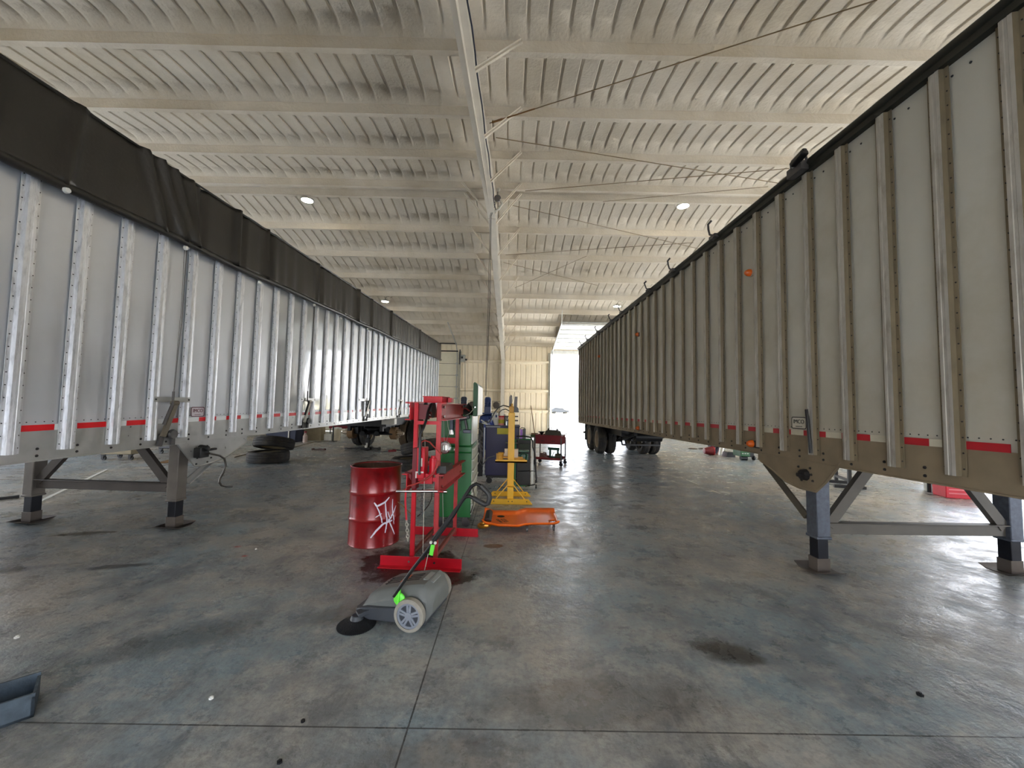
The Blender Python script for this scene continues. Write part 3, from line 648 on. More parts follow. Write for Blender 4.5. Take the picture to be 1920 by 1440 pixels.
# badge
def badge(t, S, px, py, ink, bg, wv=0.205, hv=0.125):
    q = S.at(px, py, 0.0); sg = S.sg
    b = MB(); r = 0.02; hw, hh = wv/2, hv/2
    def rr(hw, hh, r): 
        o = []
        for cx_, cz_, a0 in ((hw-r,hh-r,0),(-hw+r,hh-r,90),(-hw+r,-hh+r,180),(hw-r,-hh+r,270)):
            for k in range(5): a = math.radians(a0+k*22.5); o.append((cx_+r*math.cos(a), cz_+r*math.sin(a)))
        return o
    x0 = 0.006*sg
    O = rr(hw, hh, r); I = rr(hw-0.009, hh-0.009, r-0.006); n = len(O)
    b.m(0); b.add([(x0, q.y+u, q.z+v) for u, v in O], [tuple(range(n))])
    b.m(1); b.add([(x0+0.002*sg, q.y+u, q.z+v) for u, v in O]+[(x0+0.002*sg, q.y+u, q.z+v) for u, v in I], [(i,(i+1)%n,n+(i+1)%n,n+i) for i in range(n)])
    vs, fs = text_mb('IMCO', 0.060); 
    # seen from outside: text runs left to right as the viewer reads it
    d = 1 if sg > 0 else -1
    b.add([(x0+(0.003+p[2])*sg, q.y+d*p[0], q.z+0.012+p[1]) for p in vs], fs)
    b.bx(min(x0,x0+0.003*sg), max(x0,x0+0.003*sg), q.y-0.045, q.y+0.045, q.z-0.04, q.z-0.034)
    o = b.build('maker_badge', [bg, ink], t, smooth=False); o['label'] = 'small rounded badge reading IMCO'; return o
badge(tl, SL, 370, 772, M['badge'], M['badgebg'])
# gusset, landing gear, crank
b = MB(); P = [(332,843),(365,874),(380,872),(400,866),(425,855),(463,829)]
pl = [SL.at(px,py,0.0) for px, py in P]; poly = [(p.y, p.z) for p in pl]; poly[0] = (poly[0][0], zb(poly[0][0])); poly.append((poly[-1][0], zb(poly[-1][0])+0.01)); poly[-2] = (poly[-2][0]-0.02, poly[-2][1])
b.prism(poly, 'x', -0.02, 0.004)
b.tube([ (0.0,p[0],p[1]) for p in poly[1:6]], 0.012, 6)
b.m(1)
for px, py in [(368,840),(388,836),(369,859),(395,858),(367,870),(388,866)]:
    q = SL.at(px,py,0); b.cyl((0.004,q.y,q.z),(0.014,q.y,q.z),0.013,0.01,6)
b.build('gusset_plate', [M['galv'], M['rivet']], tl, smooth=False)
gy = SL.at(357, 984, -0.05).y; gy = 5.1
landing_gear(tl, SL, XLf, gy, zb, mat('worn_leg_steel',(112,106,100),0.55,0.4,var=0.15), mat('dark_blue_leg',(24,26,34),0.4,0.4,var=0.3), mat('dark_brace',(84,78,74),0.6,0.3,var=0.12), mat('worn_foot_steel',(98,90,84),0.6,0.4,var=0.2), 0.495, o1=-0.17, o2=-2.1)
b = MB(); b.bar((-0.12,gy+0.08,0.55),(-0.12,gy+1.0,zb(gy+1)+0.03),0.02,0.075); b.bar((-0.09,gy+0.08,0.53),(-0.09,gy+1.0,zb(gy+1)+0.0),0.05,0.012); b.build('rear_brace', M['galv'], tl)
q0 = SL.at(383,848,0.08); b = MB(); b.cb((0.06,q0.y-0.02,q0.z),(0.1,0.14,0.13)); b.cyl((0.02,q0.y,q0.z+0.05),(0.14,q0.y,q0.z+0.05),0.05,0.03); b.cb((0.1,q0.y+0.1,q0.z+0.03),(0.05,0.12,0.03)); cb_ = b.build('crank_gearbox', M['black'], tl, bevel=0.01)
pts = [SL.at(px,py,0.13) for px, py in [(392,850),(412,854),(421,860),(423,872),(419,886),(412,898),(411,904),(415,910),(424,912),(435,912)]]
b = MB(); b.tube(pts, 0.014, 8); b.build('crank_handle', mat('crank_steel',(76,72,68),0.4,0.6), cb_)
# running gear: front axle stripped to the drums, rear axle with its dual wheels
for ax in (13.95, 15.25):
    c = SL.loc((0,ax,0)); 
def axle(t, S, X, y, zc, inset, name='axle'):
    b = MB(); b.cyl((X(-inset-0.1),y,zc),(X(-2.55+inset+0.1),y,zc),0.065,n=12); b.cyl((X(-0.9),y+0.12,zc+0.12),(X(-1.6),y+0.12,zc+0.12),0.09)
    for o in (-0.72,-1.83):
        b.bar((X(o),y-0.55,zc+0.22),(X(o),y+0.55,zc+0.22),0.08,0.06); b.cb((X(o),y,zc+0.1),(0.14,0.2,0.25)); b.cb((X(o),y-0.6,zc+0.35),(0.1,0.12,0.5)); b.cyl((X(o),y+0.28,zc+0.05),(X(o),y+0.28,zc+0.5),0.11)
    b.cyl((X(-0.5),y-0.2,zc-0.02),(X(-1.3),y-0.2,zc-0.02),0.03); b.cyl((X(-1.0),y-0.35,zc),(X(-1.0),y-0.12,zc+0.05),0.09); b.cyl((X(-1.5),y-0.35,zc),(X(-1.5),y-0.12,zc+0.05),0.09)
    return b.build(name, M['black'], t)
zc = 0.58
axle(tl, SL, XLf, 13.95, zc, 0.3); axle(tl, SL, XLf, 15.3, zc, 0.3)
b = MB(); b.bx(-2.1,-0.45,13.0,16.6,0.86,1.14); b.build('bogie_frame', M['black'], tl)
for o, s in ((-0.5, 1), (-2.02, -1)):
    b = MB(); b.lathe([(0.0,-0.12),(0.19,-0.12),(0.215,-0.10),(0.215,0.09),(0.205,0.10),(0.14,0.10),(0.13,0.13),(0.0,0.13)] if s > 0 else [(0.0,-0.13),(0.13,-0.13),(0.14,-0.10),(0.205,-0.10),(0.215,-0.09),(0.215,0.10),(0.19,0.12),(0.0,0.12)], c=(o,13.95,zc), axis='x', n=28)
    d = b.build('brake_drum', mat('rusty_drum',(112,86,56),0.8,0.2,var=0.2), tl)
    b = MB(); b.cyl((o+s*0.12,13.95,zc),(o+s*0.30,13.95,zc),0.075,0.065,16); b.cyl((o+s*0.30,13.95,zc),(o+s*0.34,13.95,zc),0.05)
    for k in range(10): a = 2*PI*k/10; b.cyl((o+s*0.12,13.95+0.135*math.cos(a),zc+0.135*math.sin(a)),(o+s*0.20,13.95+0.135*math.cos(a),zc+0.135*math.sin(a)),0.013,n=6)
    b.build('wheel_hub', M['rim'], d)
for o, nm in ((-0.2,'wheel'),(-0.53,'wheel'),(-2.02,'wheel'),(-2.35,'wheel')):
    b, r_ = MB(), MB(); tire(b, r_, (o,15.3,0.5)); w_ = b.build('wheel', M['dirtyr'] if o == -0.53 else M['rubber'], tl)
    r_.lathe([(0.0,0.02),(0.11,0.03),(0.13,0.0),(0.27,-0.02),(0.28,-0.03)] , c=(o,15.3,0.5), axis='x', n=28); 
    for k in range(10): a = 2*PI*k/10; r_.cyl((o+0.0,15.3+0.14*math.cos(a),0.5+0.14*math.sin(a)),(o+0.05,15.3+0.14*math.cos(a),0.5+0.14*math.sin(a)),0.014,n=6)
    r_.build('wheel_rim', M['rim'], w_)
b = MB()
for o in (-0.38,-2.15): b.bx(o-0.3,o+0.3,16.1,16.11,0.3,1.15)
b.build('mud_flap', mat('brown_mud_flap',(92,76,60),0.8), tl)
b = MB(); b.bx(-0.45,-0.05,12.6,12.65,0.95,1.1); b.cb((-0.1,12.68,1.05),(0.15,0.2,0.18)); b.build('mounting_bracket', M['ltsteel'], tl)

# ================= right trailer
SR = Side(3.08, -0.0149, -1, 1.135, -0.0094, 4.13, -0.0052)
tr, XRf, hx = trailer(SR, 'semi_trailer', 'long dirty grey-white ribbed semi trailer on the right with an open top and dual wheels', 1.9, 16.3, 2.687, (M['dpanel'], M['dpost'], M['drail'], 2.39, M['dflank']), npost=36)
zb, zt = SR.zb, SR.zt
b = MB(); b.tube([(-0.05,y,zt(y)+0.01) for y in (1.85,5,9,13,16.32)], 0.035, 10); b.hexy(-0.058,-0.0,1.88,16.32,lambda y: zt(y)-0.075,lambda y: zt(y)+0.0)
b.tube([(2.58,1.9,zt(2)),(2.58,16.3,zt(16.3))], 0.035, 8); b.build('top_rail', mat('dark_top_rail',(46,46,40),0.5,0.4,var=0.15), tr)
for i, (px, py) in enumerate([(1340,440),(1262,512),(1217,545),(1166,586),(1147,602),(1121,620),(1102,639),(1091,650)]):
    q = SR.at(px, py, 0.08); s = 1.0 if i < 2 else 0.8
    b = MB(); z = zt(q.y)+0.03; b.tube([(-0.12,q.y-0.05,z-0.06),(-0.10,q.y,z-0.01),(-0.12,q.y+0.06,z+0.03),(-0.16,q.y+0.02,z+0.09),(-0.20,q.y-0.05,z+0.13*s),(-0.17,q.y-0.09,z+0.17*s)], 0.014, 7, flat=1.2); b.cb((-0.09,q.y,z-0.03),(0.07,0.16,0.05))
    b.build('rail_hook', M['gsteel'], tr)
# black lamp head on a clamp
q = SR.at(1495, 320, 0.1); z = zt(q.y)
b = MB(); b.tube([(-0.11,q.y+0.06,z-0.04),(-0.15,q.y+0.02,z+0.05),(-0.11,q.y-0.12,z+0.12),(-0.08,q.y-0.1,z+0.02),(-0.12,q.y-0.02,z-0.06)], 0.014, 6); b.cb((-0.10,q.y,z-0.02),(0.08,0.2,0.09)); hk = b.build('lamp_clamp', M['gsteel'], tr)
A = SR.at(1486, 311, 0.16); Bp = SR.at(1510, 284, 0.16)
b = MB(); b.bar(A, Bp, 0.05, 0.075, up=(1,0,0)); b.bar(A+Vector((0.0,0,0.03)), Bp+Vector((0,0,0.02)), 0.04, 0.05, up=(1,0,0)); b.build('lamp_head', M['blackp'], hk, bevel=0.012)
b = MB(); b.bar((-0.13,q.y,z+0.03), A, 0.03, 0.04); b.build('lamp_bracket', M['ltsteel'], hk)
# amber marker lamps
for i, (px, py, sz) in enumerate([(1408,511,1.0),(1197,627,0.9),(1125,668,0.9),(1412,832,1.0),(1198,803,0.9)]):
    q = SR.at(px, py, 0.03); b = MB(); b.bx(-0.035,0.0,q.y-0.09,q.y+0.05,q.z-0.045,q.z+0.04); mk = b.build('marker_lamp', M['ltsteel'] if i == 0 else M['rivet'], tr, bevel=0.006)
    b = MB(); b.lathe([(0.0,-0.07),(0.025,-0.065),(0.042,-0.035),(0.045,0.0),(0.0,0.0)], c=(-0.03,q.y+0.01,q.z), axis='x', n=16); b.build('amber_lens', M['amber'], mk)
badge(tr, SR, 1499, 793, M['kink'], mat('pale_badge',(196,190,176),0.5))
q1, q2 = SR.at(1519,768,0.05), SR.at(1524,850,0.05)
b = MB(); b.tube([(-0.055,q1.y+0.04,q1.z),(-0.06,q1.y+0.03,q1.z-0.05),(-0.06,q2.y+0.02,q2.z+0.1),(-0.055,q2.y+0.02,q2.z)], 0.016, 8); b.build('rubber_strip', M['blackp'], tr)
b = MB(); rnd = random.Random(3)
for k in range(18):
    y = 2.4+0.4065*(k//2)+0.1+ (0.11 if k % 2 else 0); z = zt(y)-0.16; b.cyl((0,y,z),(-0.006,y,z),0.009,0.006,6)
b.build('screw_heads', M['rivet'], tr)
b = MB(); P = [(1422,860),(1447,880),(1473,902),(1500,915),(1530,922),(1550,903),(1568,881),(1576,868)]
poly = [(p.y, p.z) for p in [SR.at(px,py,0) for px, py in P]]; poly.append((poly[-1][0], zb(poly[-1][0])+0.01)); poly.insert(0, (poly[0][0], zb(poly[0][0])+0.01))
b.prism(poly, 'x', -0.004, 0.02); b.tube([(0.0,p[0],p[1]) for p in poly[1:-1]], 0.012, 6); b.m(1)
for px, py in [(1498,875),(1502,888),(1504,900),(1520,878),(1522,890),(1525,902)]:
    q = SR.at(px,py,0); b.cyl((-0.004,q.y,q.z),(-0.014,q.y,q.z),0.014,0.01,6)
q = SR.at(1511,890,0); b.cyl((-0.004,q.y,q.z),(-0.05,q.y,q.z),0.06,0.05,10); b.cyl((-0.05,q.y,q.z),(-0.09,q.y,q.z),0.02)
b.build('gusset_plate', [M['drail'], M['rivet']], tr, smooth=False)
gy = 4.07
landing_gear(tr, SR, XRf, gy, zb, M['bsteel'], mat('dark_blue_leg',(24,26,34),0.4,0.4), mat('grey_brace',(112,108,102),0.55,0.3,var=0.1), mat('worn_foot_steel',(98,90,84),0.6,0.4), 0.43, o1=-0.14, o2=-2.12)
b = MB(); b.bar((0.08,gy+0.08,0.52),(0.08,gy+0.72,zb(gy+1)-0.1),0.02,0.075); b.bar((0.1,gy+0.08,0.5),(0.1,gy+0.72,zb(gy+1)-0.12),0.05,0.012); b.build('rear_brace', mat('dull_brown_brace',(84,78,66),0.6,0.3), tr)  # darker, browner colour than the cross braces
zc = 0.52
for ya in (14.15, 15.42):
    axle(tr, SR, XRf, ya, zc, 0.25)
    for o in (-0.36,-0.70,-1.90,-2.24):
        b, r_ = MB(), MB(); tire(b, r_, (-o,ya,0.5)); w_ = b.build('wheel', M['rubber'], tr)
        s = -1 if o in (-0.36,-1.90) else 1
        r_.lathe([(0.0,-0.03),(0.11,-0.03),(0.13,0.0),(0.27,0.03),(0.28,0.04)], c=(-o,ya,0.5), axis='x', n=28)
        for k in range(10): a = 2*PI*k/10; r_.cyl((-o-0.05,ya+0.14*math.cos(a),0.5+0.14*math.sin(a)),(-o,ya+0.14*math.cos(a),0.5+0.14*math.sin(a)),0.014,n=6)
        r_.build('wheel_rim', M['rim'], w_)
b = MB(); b.bx(0.55,2.0,12.2,16.2,0.74,0.98); b.cyl((0.9,12.0,0.75),(1.7,12.0,0.75),0.14); b.bar((0.8,11.6,0.85),(0.8,13.5,0.5),0.08,0.08); b.bar((1.8,11.6,0.85),(1.8,13.5,0.5),0.08,0.08)
b.bar((0.7,12.6,0.45),(1.9,12.6,0.45),0.05,0.05); b.bar((0.7,12.6,0.45),(0.7,12.9,0.9),0.04,0.04); b.bar((1.9,12.6,0.45),(1.9,12.9,0.9),0.04,0.04); b.build('bogie_frame', M['black'], tr)
b = MB()
for o in (0.53, 2.07): b.bx(o-0.3,o+0.3,16.12,16.13,0.3,0.95)
b.build('mud_flap', M['blackp'], tr)
b = MB(); b.bx(0.2,2.35,16.25,16.33,0.55,0.65); b.bx(0.3,0.36,16.25,16.32,0.6,1.0); b.bx(2.2,2.26,16.25,16.32,0.6,1.0); b.build('rear_bumper', M['ltsteel'], tr)
def W2L(t):
    Mi = (Matrix.Translation(t.location) @ Matrix.Rotation(t.rotation_euler[2], 4, 'Z')).inverted()
    return lambda px, py, Y: Mi @ atY(px, py, Y)
# ------------------------------------------------------------------ steel drum
DC, DR, DHh = Vector((-1.565, 4.735, 0)), 0.290, 0.88
t = thing('steel_drum', 'open red steel drum with white spray-painted scrawl, charred inside', 'drum', DC)
b = MB(); b.rev([(0.27,0.0),(0.283,0.0),(0.289,0.008),(0.285,0.02),(0.283,0.27),(0.287,0.285),(0.293,0.295),(0.287,0.305),(0.283,0.32),(0.283,0.56),(0.287,0.575),(0.293,0.585),(0.287,0.595),(0.283,0.61),(0.284,0.865),(0.292,0.872),(0.292,0.885),(0.284,0.887),(0.278,0.878),(0.278,0.86)], n=56); b.cyl((0,0,0),(0,0,0.012),0.28,n=40)
b.build('drum_shell', M['drum'], t, ang=50)
b = MB(); b.rev([(0.278,0.87),(0.276,0.6),(0.274,0.02),(0.0,0.02)], n=56); b.build('drum_lining', M['rust'], t)
b = MB(); b.rev([(0.284,0.872),(0.2925,0.879),(0.284,0.8885),(0.277,0.879)], n=56); b.build('rolled_rim', mat('dark_rim',(96,40,36),0.5,0.4), t)
def ondrum(px, py):
    d = ray(px, py); o = Vector((0,0,EYE)); ox, oy = -DC.x, -DC.y; a = d.x*d.x+d.y*d.y; bb = 2*(ox*d.x+oy*d.y); c = ox*ox+oy*oy-(DR+0.0012)**2
    disc = bb*bb-4*a*c
    t_ = (-bb-math.sqrt(max(0,disc)))/(2*a); p = o+d*t_; th = math.atan2(p.y-DC.y, p.x-DC.x); return th, p.z
def stroke(mb, pts, w):
    A = [ondrum(600+u/4.234, 860+v/4.234) for u, v in pts]; Q = []
    for i in range(len(A)-1):
        for k in range(6): f = k/6; Q.append((A[i][0]*(1-f)+A[i+1][0]*f, A[i][1]*(1-f)+A[i+1][1]*f))
    Q.append(A[-1]); P = []
    for i, (th, z) in enumerate(Q):
        j0, j1 = max(0,i-1), min(len(Q)-1,i+1); dx = (Q[j1][0]-Q[j0][0])*DR; dz_ = Q[j1][1]-Q[j0][1]; l = math.hypot(dx,dz_) or 1; nx_, nz = -dz_/l, dx/l
        ww = w*(0.55+0.45*math.sin(PI*min(1,max(0,(i+1)/(len(Q)+1)))))/2
        for s in (-1, 1): a = th+s*nx_*ww/DR; rad = 0.2856 if abs(z-0.585)>0.03 and abs(z-0.295)>0.03 else 0.2945; P.append((rad*math.cos(a), rad*math.sin(a), z+s*nz*ww))
    mb.add(P, [(2*i,2*i+1,2*i+3,2*i+2) for i in range(len(Q)-1)])
b = MB()
for pts, w in [([(430,350),(452,380),(520,345),(553,306)],0.020),([(452,385),(470,420),(487,470),(492,510)],0.016),([(440,468),(492,436)],0.012),([(520,345),(524,400),(530,470),(528,560)],0.016),([(580,322),(577,380),(583,470),(590,520)],0.014),([(606,372),(585,430),(560,470),(535,500),(518,590)],0.018),([(400,632),(445,575),(505,515),(572,488)],0.022),([(540,478),(566,530),(594,600)],0.016),([(540,420),(556,470),(548,500)],0.012)]: stroke(b, pts, w)
b.build('spray_paint_scrawl', M['spray'], t, smooth=False, label='white spray-painted scrawl')
# ------------------------------------------------------------------ hydraulic press
t = thing('shop_press', 'red H-frame shop press with hanging chain and hoses, beside the drum', 'press', (-0.835, 4.05, 0), -0.085)
L = W2L(t); RD, RLIT = M['red'], M['redlit']  # second red paints the lit tone onto the right-hand parts
for y in (0.0, 0.86):
    for x in (-0.12, 0.12):
        b = MB(); s = -1 if x < 0 else 1
        b.prism([(x-0.020,y-0.015),(x+0.020,y-0.015),(x+0.020,y+0.02),(x+0.014,y+0.02),(x+0.014,y-0.009),(x-0.014,y-0.009),(x-0.014,y+0.02),(x-0.020,y+0.02)], 'z', 0.03, 1.62)
        b.build('upright', RLIT if x > 0 else RD, t, smooth=False)
for y in (-0.06, 0.90):
    b = MB(); b.bx(-0.42,0.40,y-0.008,y,0.004,0.10); b.bx(-0.42,0.40,y-(0.075 if y < 0 else 0),y+(0 if y<0 else 0.07),0.0,0.008)
    f = b.build('base_foot', RD, t, smooth=False, bevel=0.002)
    if y < 0:
        b = MB()
        for x in (-0.125, 0.13): b.cyl((x,y-0.008,0.055),(x,y-0.02,0.055),0.011,n=6)
        b.build('bolt_heads', M['chrome'], f)
b = MB()
for x in (-0.12, 0.12): b.bar((x,0,0.1),(x,0.86,0.1),0.03,0.04)
b.build('side_tie', mat('rusty_red',(120,60,50),0.7), t)
for x, s in ((-0.155,-1),(0.155,1)):                                  # head and bed channels
    for z0, z1, nm, ya, yb in ((1.445,1.62,'head_channel',-0.09,0.98),(0.75,0.915,'bed_channel',-0.12,0.98)):
        b = MB(); b.prism([(x,z0),(x+s*0.055,z0),(x+s*0.055,z0+0.008),(x+s*0.008,z0+0.012),(x+s*0.008,z1-0.012),(x+s*0.055,z1-0.008),(x+s*0.055,z1),(x,z1)], 'y', ya, yb)
        o = b.build(nm, RLIT if s > 0 else RD, t, smooth=False)
        c = MB(); c.m(0)
        for yy in (-0.04, 0.86):
            for zz in (z0+0.04, z1-0.04): c.cyl((x+s*0.01,yy,zz),(x+s*0.03,yy,zz),0.014,n=6)
        c.build('bolt_heads', M['chrome'], o)
b = MB(); b.bx(-0.21,0.21,-0.09,0.05,1.622,1.628); b.bx(-0.09,0.115,0.12,0.42,1.628,1.69); b.bx(-0.098,0.123,0.112,0.428,1.684,1.692); b.bx(0.13,0.17,0.3,0.4,1.63,1.68); b.build('head_plate', RD, t, bevel=0.003)
b = MB(); b.bx(-0.12,0.12,-0.018,0.012,1.40,1.435); b.bx(-0.12,0.12,0.85,0.875,1.13,1.20); b.bx(-0.12,0.12,-0.02,0.01,0.83,0.87); b.build('cross_tie', RD, t)
b = MB(); c = L(806,768,4.25); b.lathe([(0.0,-0.05),(0.085,-0.05),(0.09,-0.042),(0.045,-0.035),(0.045,0.03),(0.09,0.035),(0.085,0.045),(0.0,0.045)], c=c, axis='x', n=24); b.build('winch_drum', M['gsteel'], t)
b = MB(); c = L(789,777,4.12); b.cyl(c+Vector((-0.06,0,0)), c+Vector((0.09,0,0)), 0.018); b.cyl(c+Vector((0.06,0,0)), c+Vector((0.11,0,0)), 0.028); c = L(784,759,4.1); b.cyl(c+Vector((0,-0.03,0)), c, 0.018); b.build('winch_shaft', M['chrome'], t)
b = MB(); b.bx(-0.10,0.0,0.02,0.06,1.45,1.6); b.build('head_web', mat('dark_red_paint',(110,14,30),0.4), t)
b = MB(); P = L(789,865,3.98); b.bx(P.x-0.034,P.x+0.045,-0.10,0.03,0.872,1.175); pb = b.build('pump_housing', RD, t, bevel=0.006)
b = MB(); b.bx(P.x-0.012,P.x+0.024,-0.104,-0.10,0.99,1.072); b.bx(P.x-0.034,P.x+0.040,-0.104,-0.10,0.925,0.94); b.bx(P.x-0.04,P.x-0.03,-0.104,-0.10,0.875,0.94); b.build('white_label', M['white'], pb)
b = MB(); b.bx(P.x-0.085,P.x-0.04,-0.08,0.02,0.76,1.165); b.prism([(P.x-0.09,0.9),(P.x-0.15,0.93),(P.x-0.165,0.92),(P.x-0.09,0.84)], 'y', -0.07, -0.04); b.build('side_housing', mat('dark_red_paint',(110,14,30),0.4), t, bevel=0.004)
b = MB(); c = L(812,872,4.02); b.cyl((c.x,c.y,0.915),(c.x,c.y,1.065),0.038,n=20); b.cyl((c.x,c.y,1.065),(c.x,c.y,1.09),0.022); b.cyl((c.x,c.y,0.905),(c.x,c.y,0.925),0.045,n=20); b.cb((c.x-0.06,c.y+0.01,0.86),(0.12,0.06,0.1)); b.build('hydraulic_ram', RD, t)
b = MB(); b.tube([L(809,757,4.1),L(803,770,4.05),L(800,785,4.0),L(795,800,3.95),L(788,815,3.93),L(787,860,3.92),L(786,890,3.92)], 0.013, 8); b.build('black_hose', M['blackp'], t)
b = MB(); b.tube([L(790,840,3.95),L(790,829,3.95),L(797,826,3.95),L(806,829,3.95),L(814,838,3.93),L(822,846,3.93),L(828,852,3.93)], 0.007, 6); b.tube([L(786,905,3.93),L(800,898,3.9),L(812,888,3.9),L(818,877,3.9)], 0.010, 8); b.tube([L(818,877,3.9),L(823,864,3.9)], 0.015, 8); b.tube([L(786,905,3.93),L(772,910,3.92),L(764,912,3.92),L(761,917,3.92)],0.008,6); b.build('hydraulic_hose', mat('hose_red',(160,54,50),0.5), t)
b = MB(); b.tube([L(761,917,3.92),L(760,940,3.92),L(762,975,3.92)], 0.010, 8); b.build('pump_handle', RD, t)
b = MB(); b.cyl(L(743,921,3.92), L(812,921,3.92), 0.013); b.cyl(L(813,921,3.95), L(838,922,3.95), 0.013); b.cyl(L(855,891,4.85), L(868,892,4.85), 0.012); b.cyl(L(774,1047,4.02), L(790,1047,4.02), 0.02); b.build('support_pin', M['chrome'], t)
def chain(a, c, r=0.011, th=0.0035, n=10):
    b = MB(); a, c = Vector(a), Vector(c); d = (c-a)/n
    for i in range(n):
        m_ = a+d*(i+0.5); l = d.length*0.72; dn = d.normalized(); s = Vector((0,1,0)).cross(dn).normalized() if i % 2 else Vector((0,1,0)); pts = []
        for k in range(10): q = 2*PI*k/10; pts.append(m_+dn*(l*math.cos(q))+s*(r*math.sin(q)))
        b.tube(pts, th, 5, closed=True)
    return b
chain(L(792,918,3.95), L(790,967,3.95), 0.013, 0.0045, 9).build('hanging_chain', M['gsteel'], t)
chain(L(762,975,3.92), L(765,1014,3.95), 0.013, 0.004, 7).build('hanging_chain', M['ltsteel'], t)
b = MB(); b.tube([L(810,922,4.1),L(809,935,4.1),L(803,948,4.08),L(795,958,4.05),L(783,968,4.05)], 0.016, 6, flat=0.3); b.build('strap', M['blackp'], t)
b = MB(); b.tube([L(746,941,4.1),L(758,951,4.1),L(773,966,4.1)], 0.012, 6, flat=0.3); b.build('strap', M['wood'], t)
b = MB(); b.tube([L(796,780,4.2),L(797,830,4.1),L(795,935,3.9),L(793,1040,3.9)], 0.003, 5); b.tube([L(832,788,4.6),L(833,828,4.7)], 0.003, 5); b.tube([L(839,786,4.6),L(840,800,4.6),L(842,810,4.6),L(837,828,4.7)], 0.003, 5); b.tube([L(830,925,4.5),L(831,985,4.5)], 0.003, 5); b.tube([L(803,1038,3.85),L(796,1070,3.82)], 0.003, 5); b.build('return_cable', M['ltsteel'], t)
b = MB(); c = L(834,839,4.6); b.lathe([(0.0,-0.02),(0.06,-0.02),(0.075,0.0),(0.06,0.02),(0.04,0.03),(0.0,0.03)], c=c, axis='y', n=24); b.lathe([(0.0,0.0),(0.045,0.0),(0.04,0.05),(0.0,0.05)], c=c+Vector((0.03,-0.05,-0.02)), axis='z', n=16); b.build('pressure_gauge', M['chrome'], t)
b = MB(); b.bx(0.0,0.20,0.03,0.32,0.916,0.975); b.build('pressing_block', M['blackp'], t, bevel=0.003)
b = MB(); b.prism([(-0.02+0.14,0.918),(0.135+0.08,0.918),(0.215,0.99),(0.12,0.99)], 'y', -0.05, -0.03); b.build('press_plate', M['blackp'], t)
b = MB(); b.bar(L(845,1003,4.7), L(815,1042,4.2), 0.03, 0.02); b.build('drag_link', mat('rusty_red',(120,60,50),0.7), t)
# ------------------------------------------------------------------ push sweeper
sa = math.radians(166.5); t = thing('push_sweeper', 'grey push sweeper with two round side brushes and lime green knobs', 'sweeper', (-0.625, 3.12, 0), sa); L = W2L(t)
b = MB()
def loft(mb, secs):
    k = len(secs[0]); P = [p for s in secs for p in s]; F = [(i*k+q, i*k+(q+1)%k, (i+1)*k+(q+1)%k, (i+1)*k+q) for i in range(len(secs)-1) for q in range(k)]
    F += [tuple(range(k-1,-1,-1)), tuple(range((len(secs)-1)*k, len(secs)*k))]; mb.add(P, F)
def sec(x, w0, w1, z0, z1, zs): return [(x,-w0,z0),(x,w0,z0),(x,w0,zs),(x,w1+0.005,z1-0.015),(x,w1-0.02,z1),(x,-w1+0.02,z1),(x,-w1-0.005,z1-0.015),(x,-w0,zs)]
loft(b, [sec(-0.135,0.15,0.11,0.10,0.21,0.15),sec(-0.10,0.19,0.14,0.05,0.265,0.18),sec(-0.06,0.195,0.155,0.045,0.285,0.2),sec(0.0,0.195,0.155,0.045,0.28,0.2),sec(0.10,0.195,0.155,0.045,0.26,0.19),sec(0.28,0.20,0.16,0.045,0.215,0.15),sec(0.38,0.20,0.14,0.05,0.165,0.12),sec(0.41,0.19,0.12,0.06,0.14,0.10)])
b.build('hopper_cover', M['greyk'], t, bevel=0.004, ang=30)
b = MB(); loft(b, [[(x,-w,0.03),(x,w,0.03),(x,w,z),(x,-w,z)] for x, w, z in ((-0.1,0.205,0.14),(0.12,0.215,0.14),(0.13,0.22,0.13),(0.36,0.235,0.115),(0.44,0.22,0.09),(0.47,0.17,0.08))]); b.build('sweeper_chassis', M['dgreyk'], t, bevel=0.006, ang=30)
b = MB()
for k in range(4):
    y = -0.06+k*0.034
    for xa, xb in ((0.03,0.13),(0.19,0.31)): b.bar((xa,y,(0.28-0.2*xa if xa<0.1 else 0.26-0.26*(xa-0.1))+0.001),(xb,y,0.26-0.26*(xb-0.1)+0.001),0.008,0.006)
b.build('vent_grooves', M['black'], t)
b = MB(); b.bar((0.14,-0.005,0.252),(0.18,-0.005,0.241),0.12,0.006); b.build('logo_patch', mat('orange_logo',(190,104,74),0.5), t)
b = MB(); b.bar((-0.095,-0.01,0.268),(-0.01,-0.01,0.286),0.14,0.014); b.build('carry_lid', mat('lid_grey',(134,138,136),0.5), t, bevel=0.004)
b = MB(); b.bx(-0.1,0.02,-0.02,0.0,0.326,0.332); b.build('lid_groove', M['black'], t) if False else None
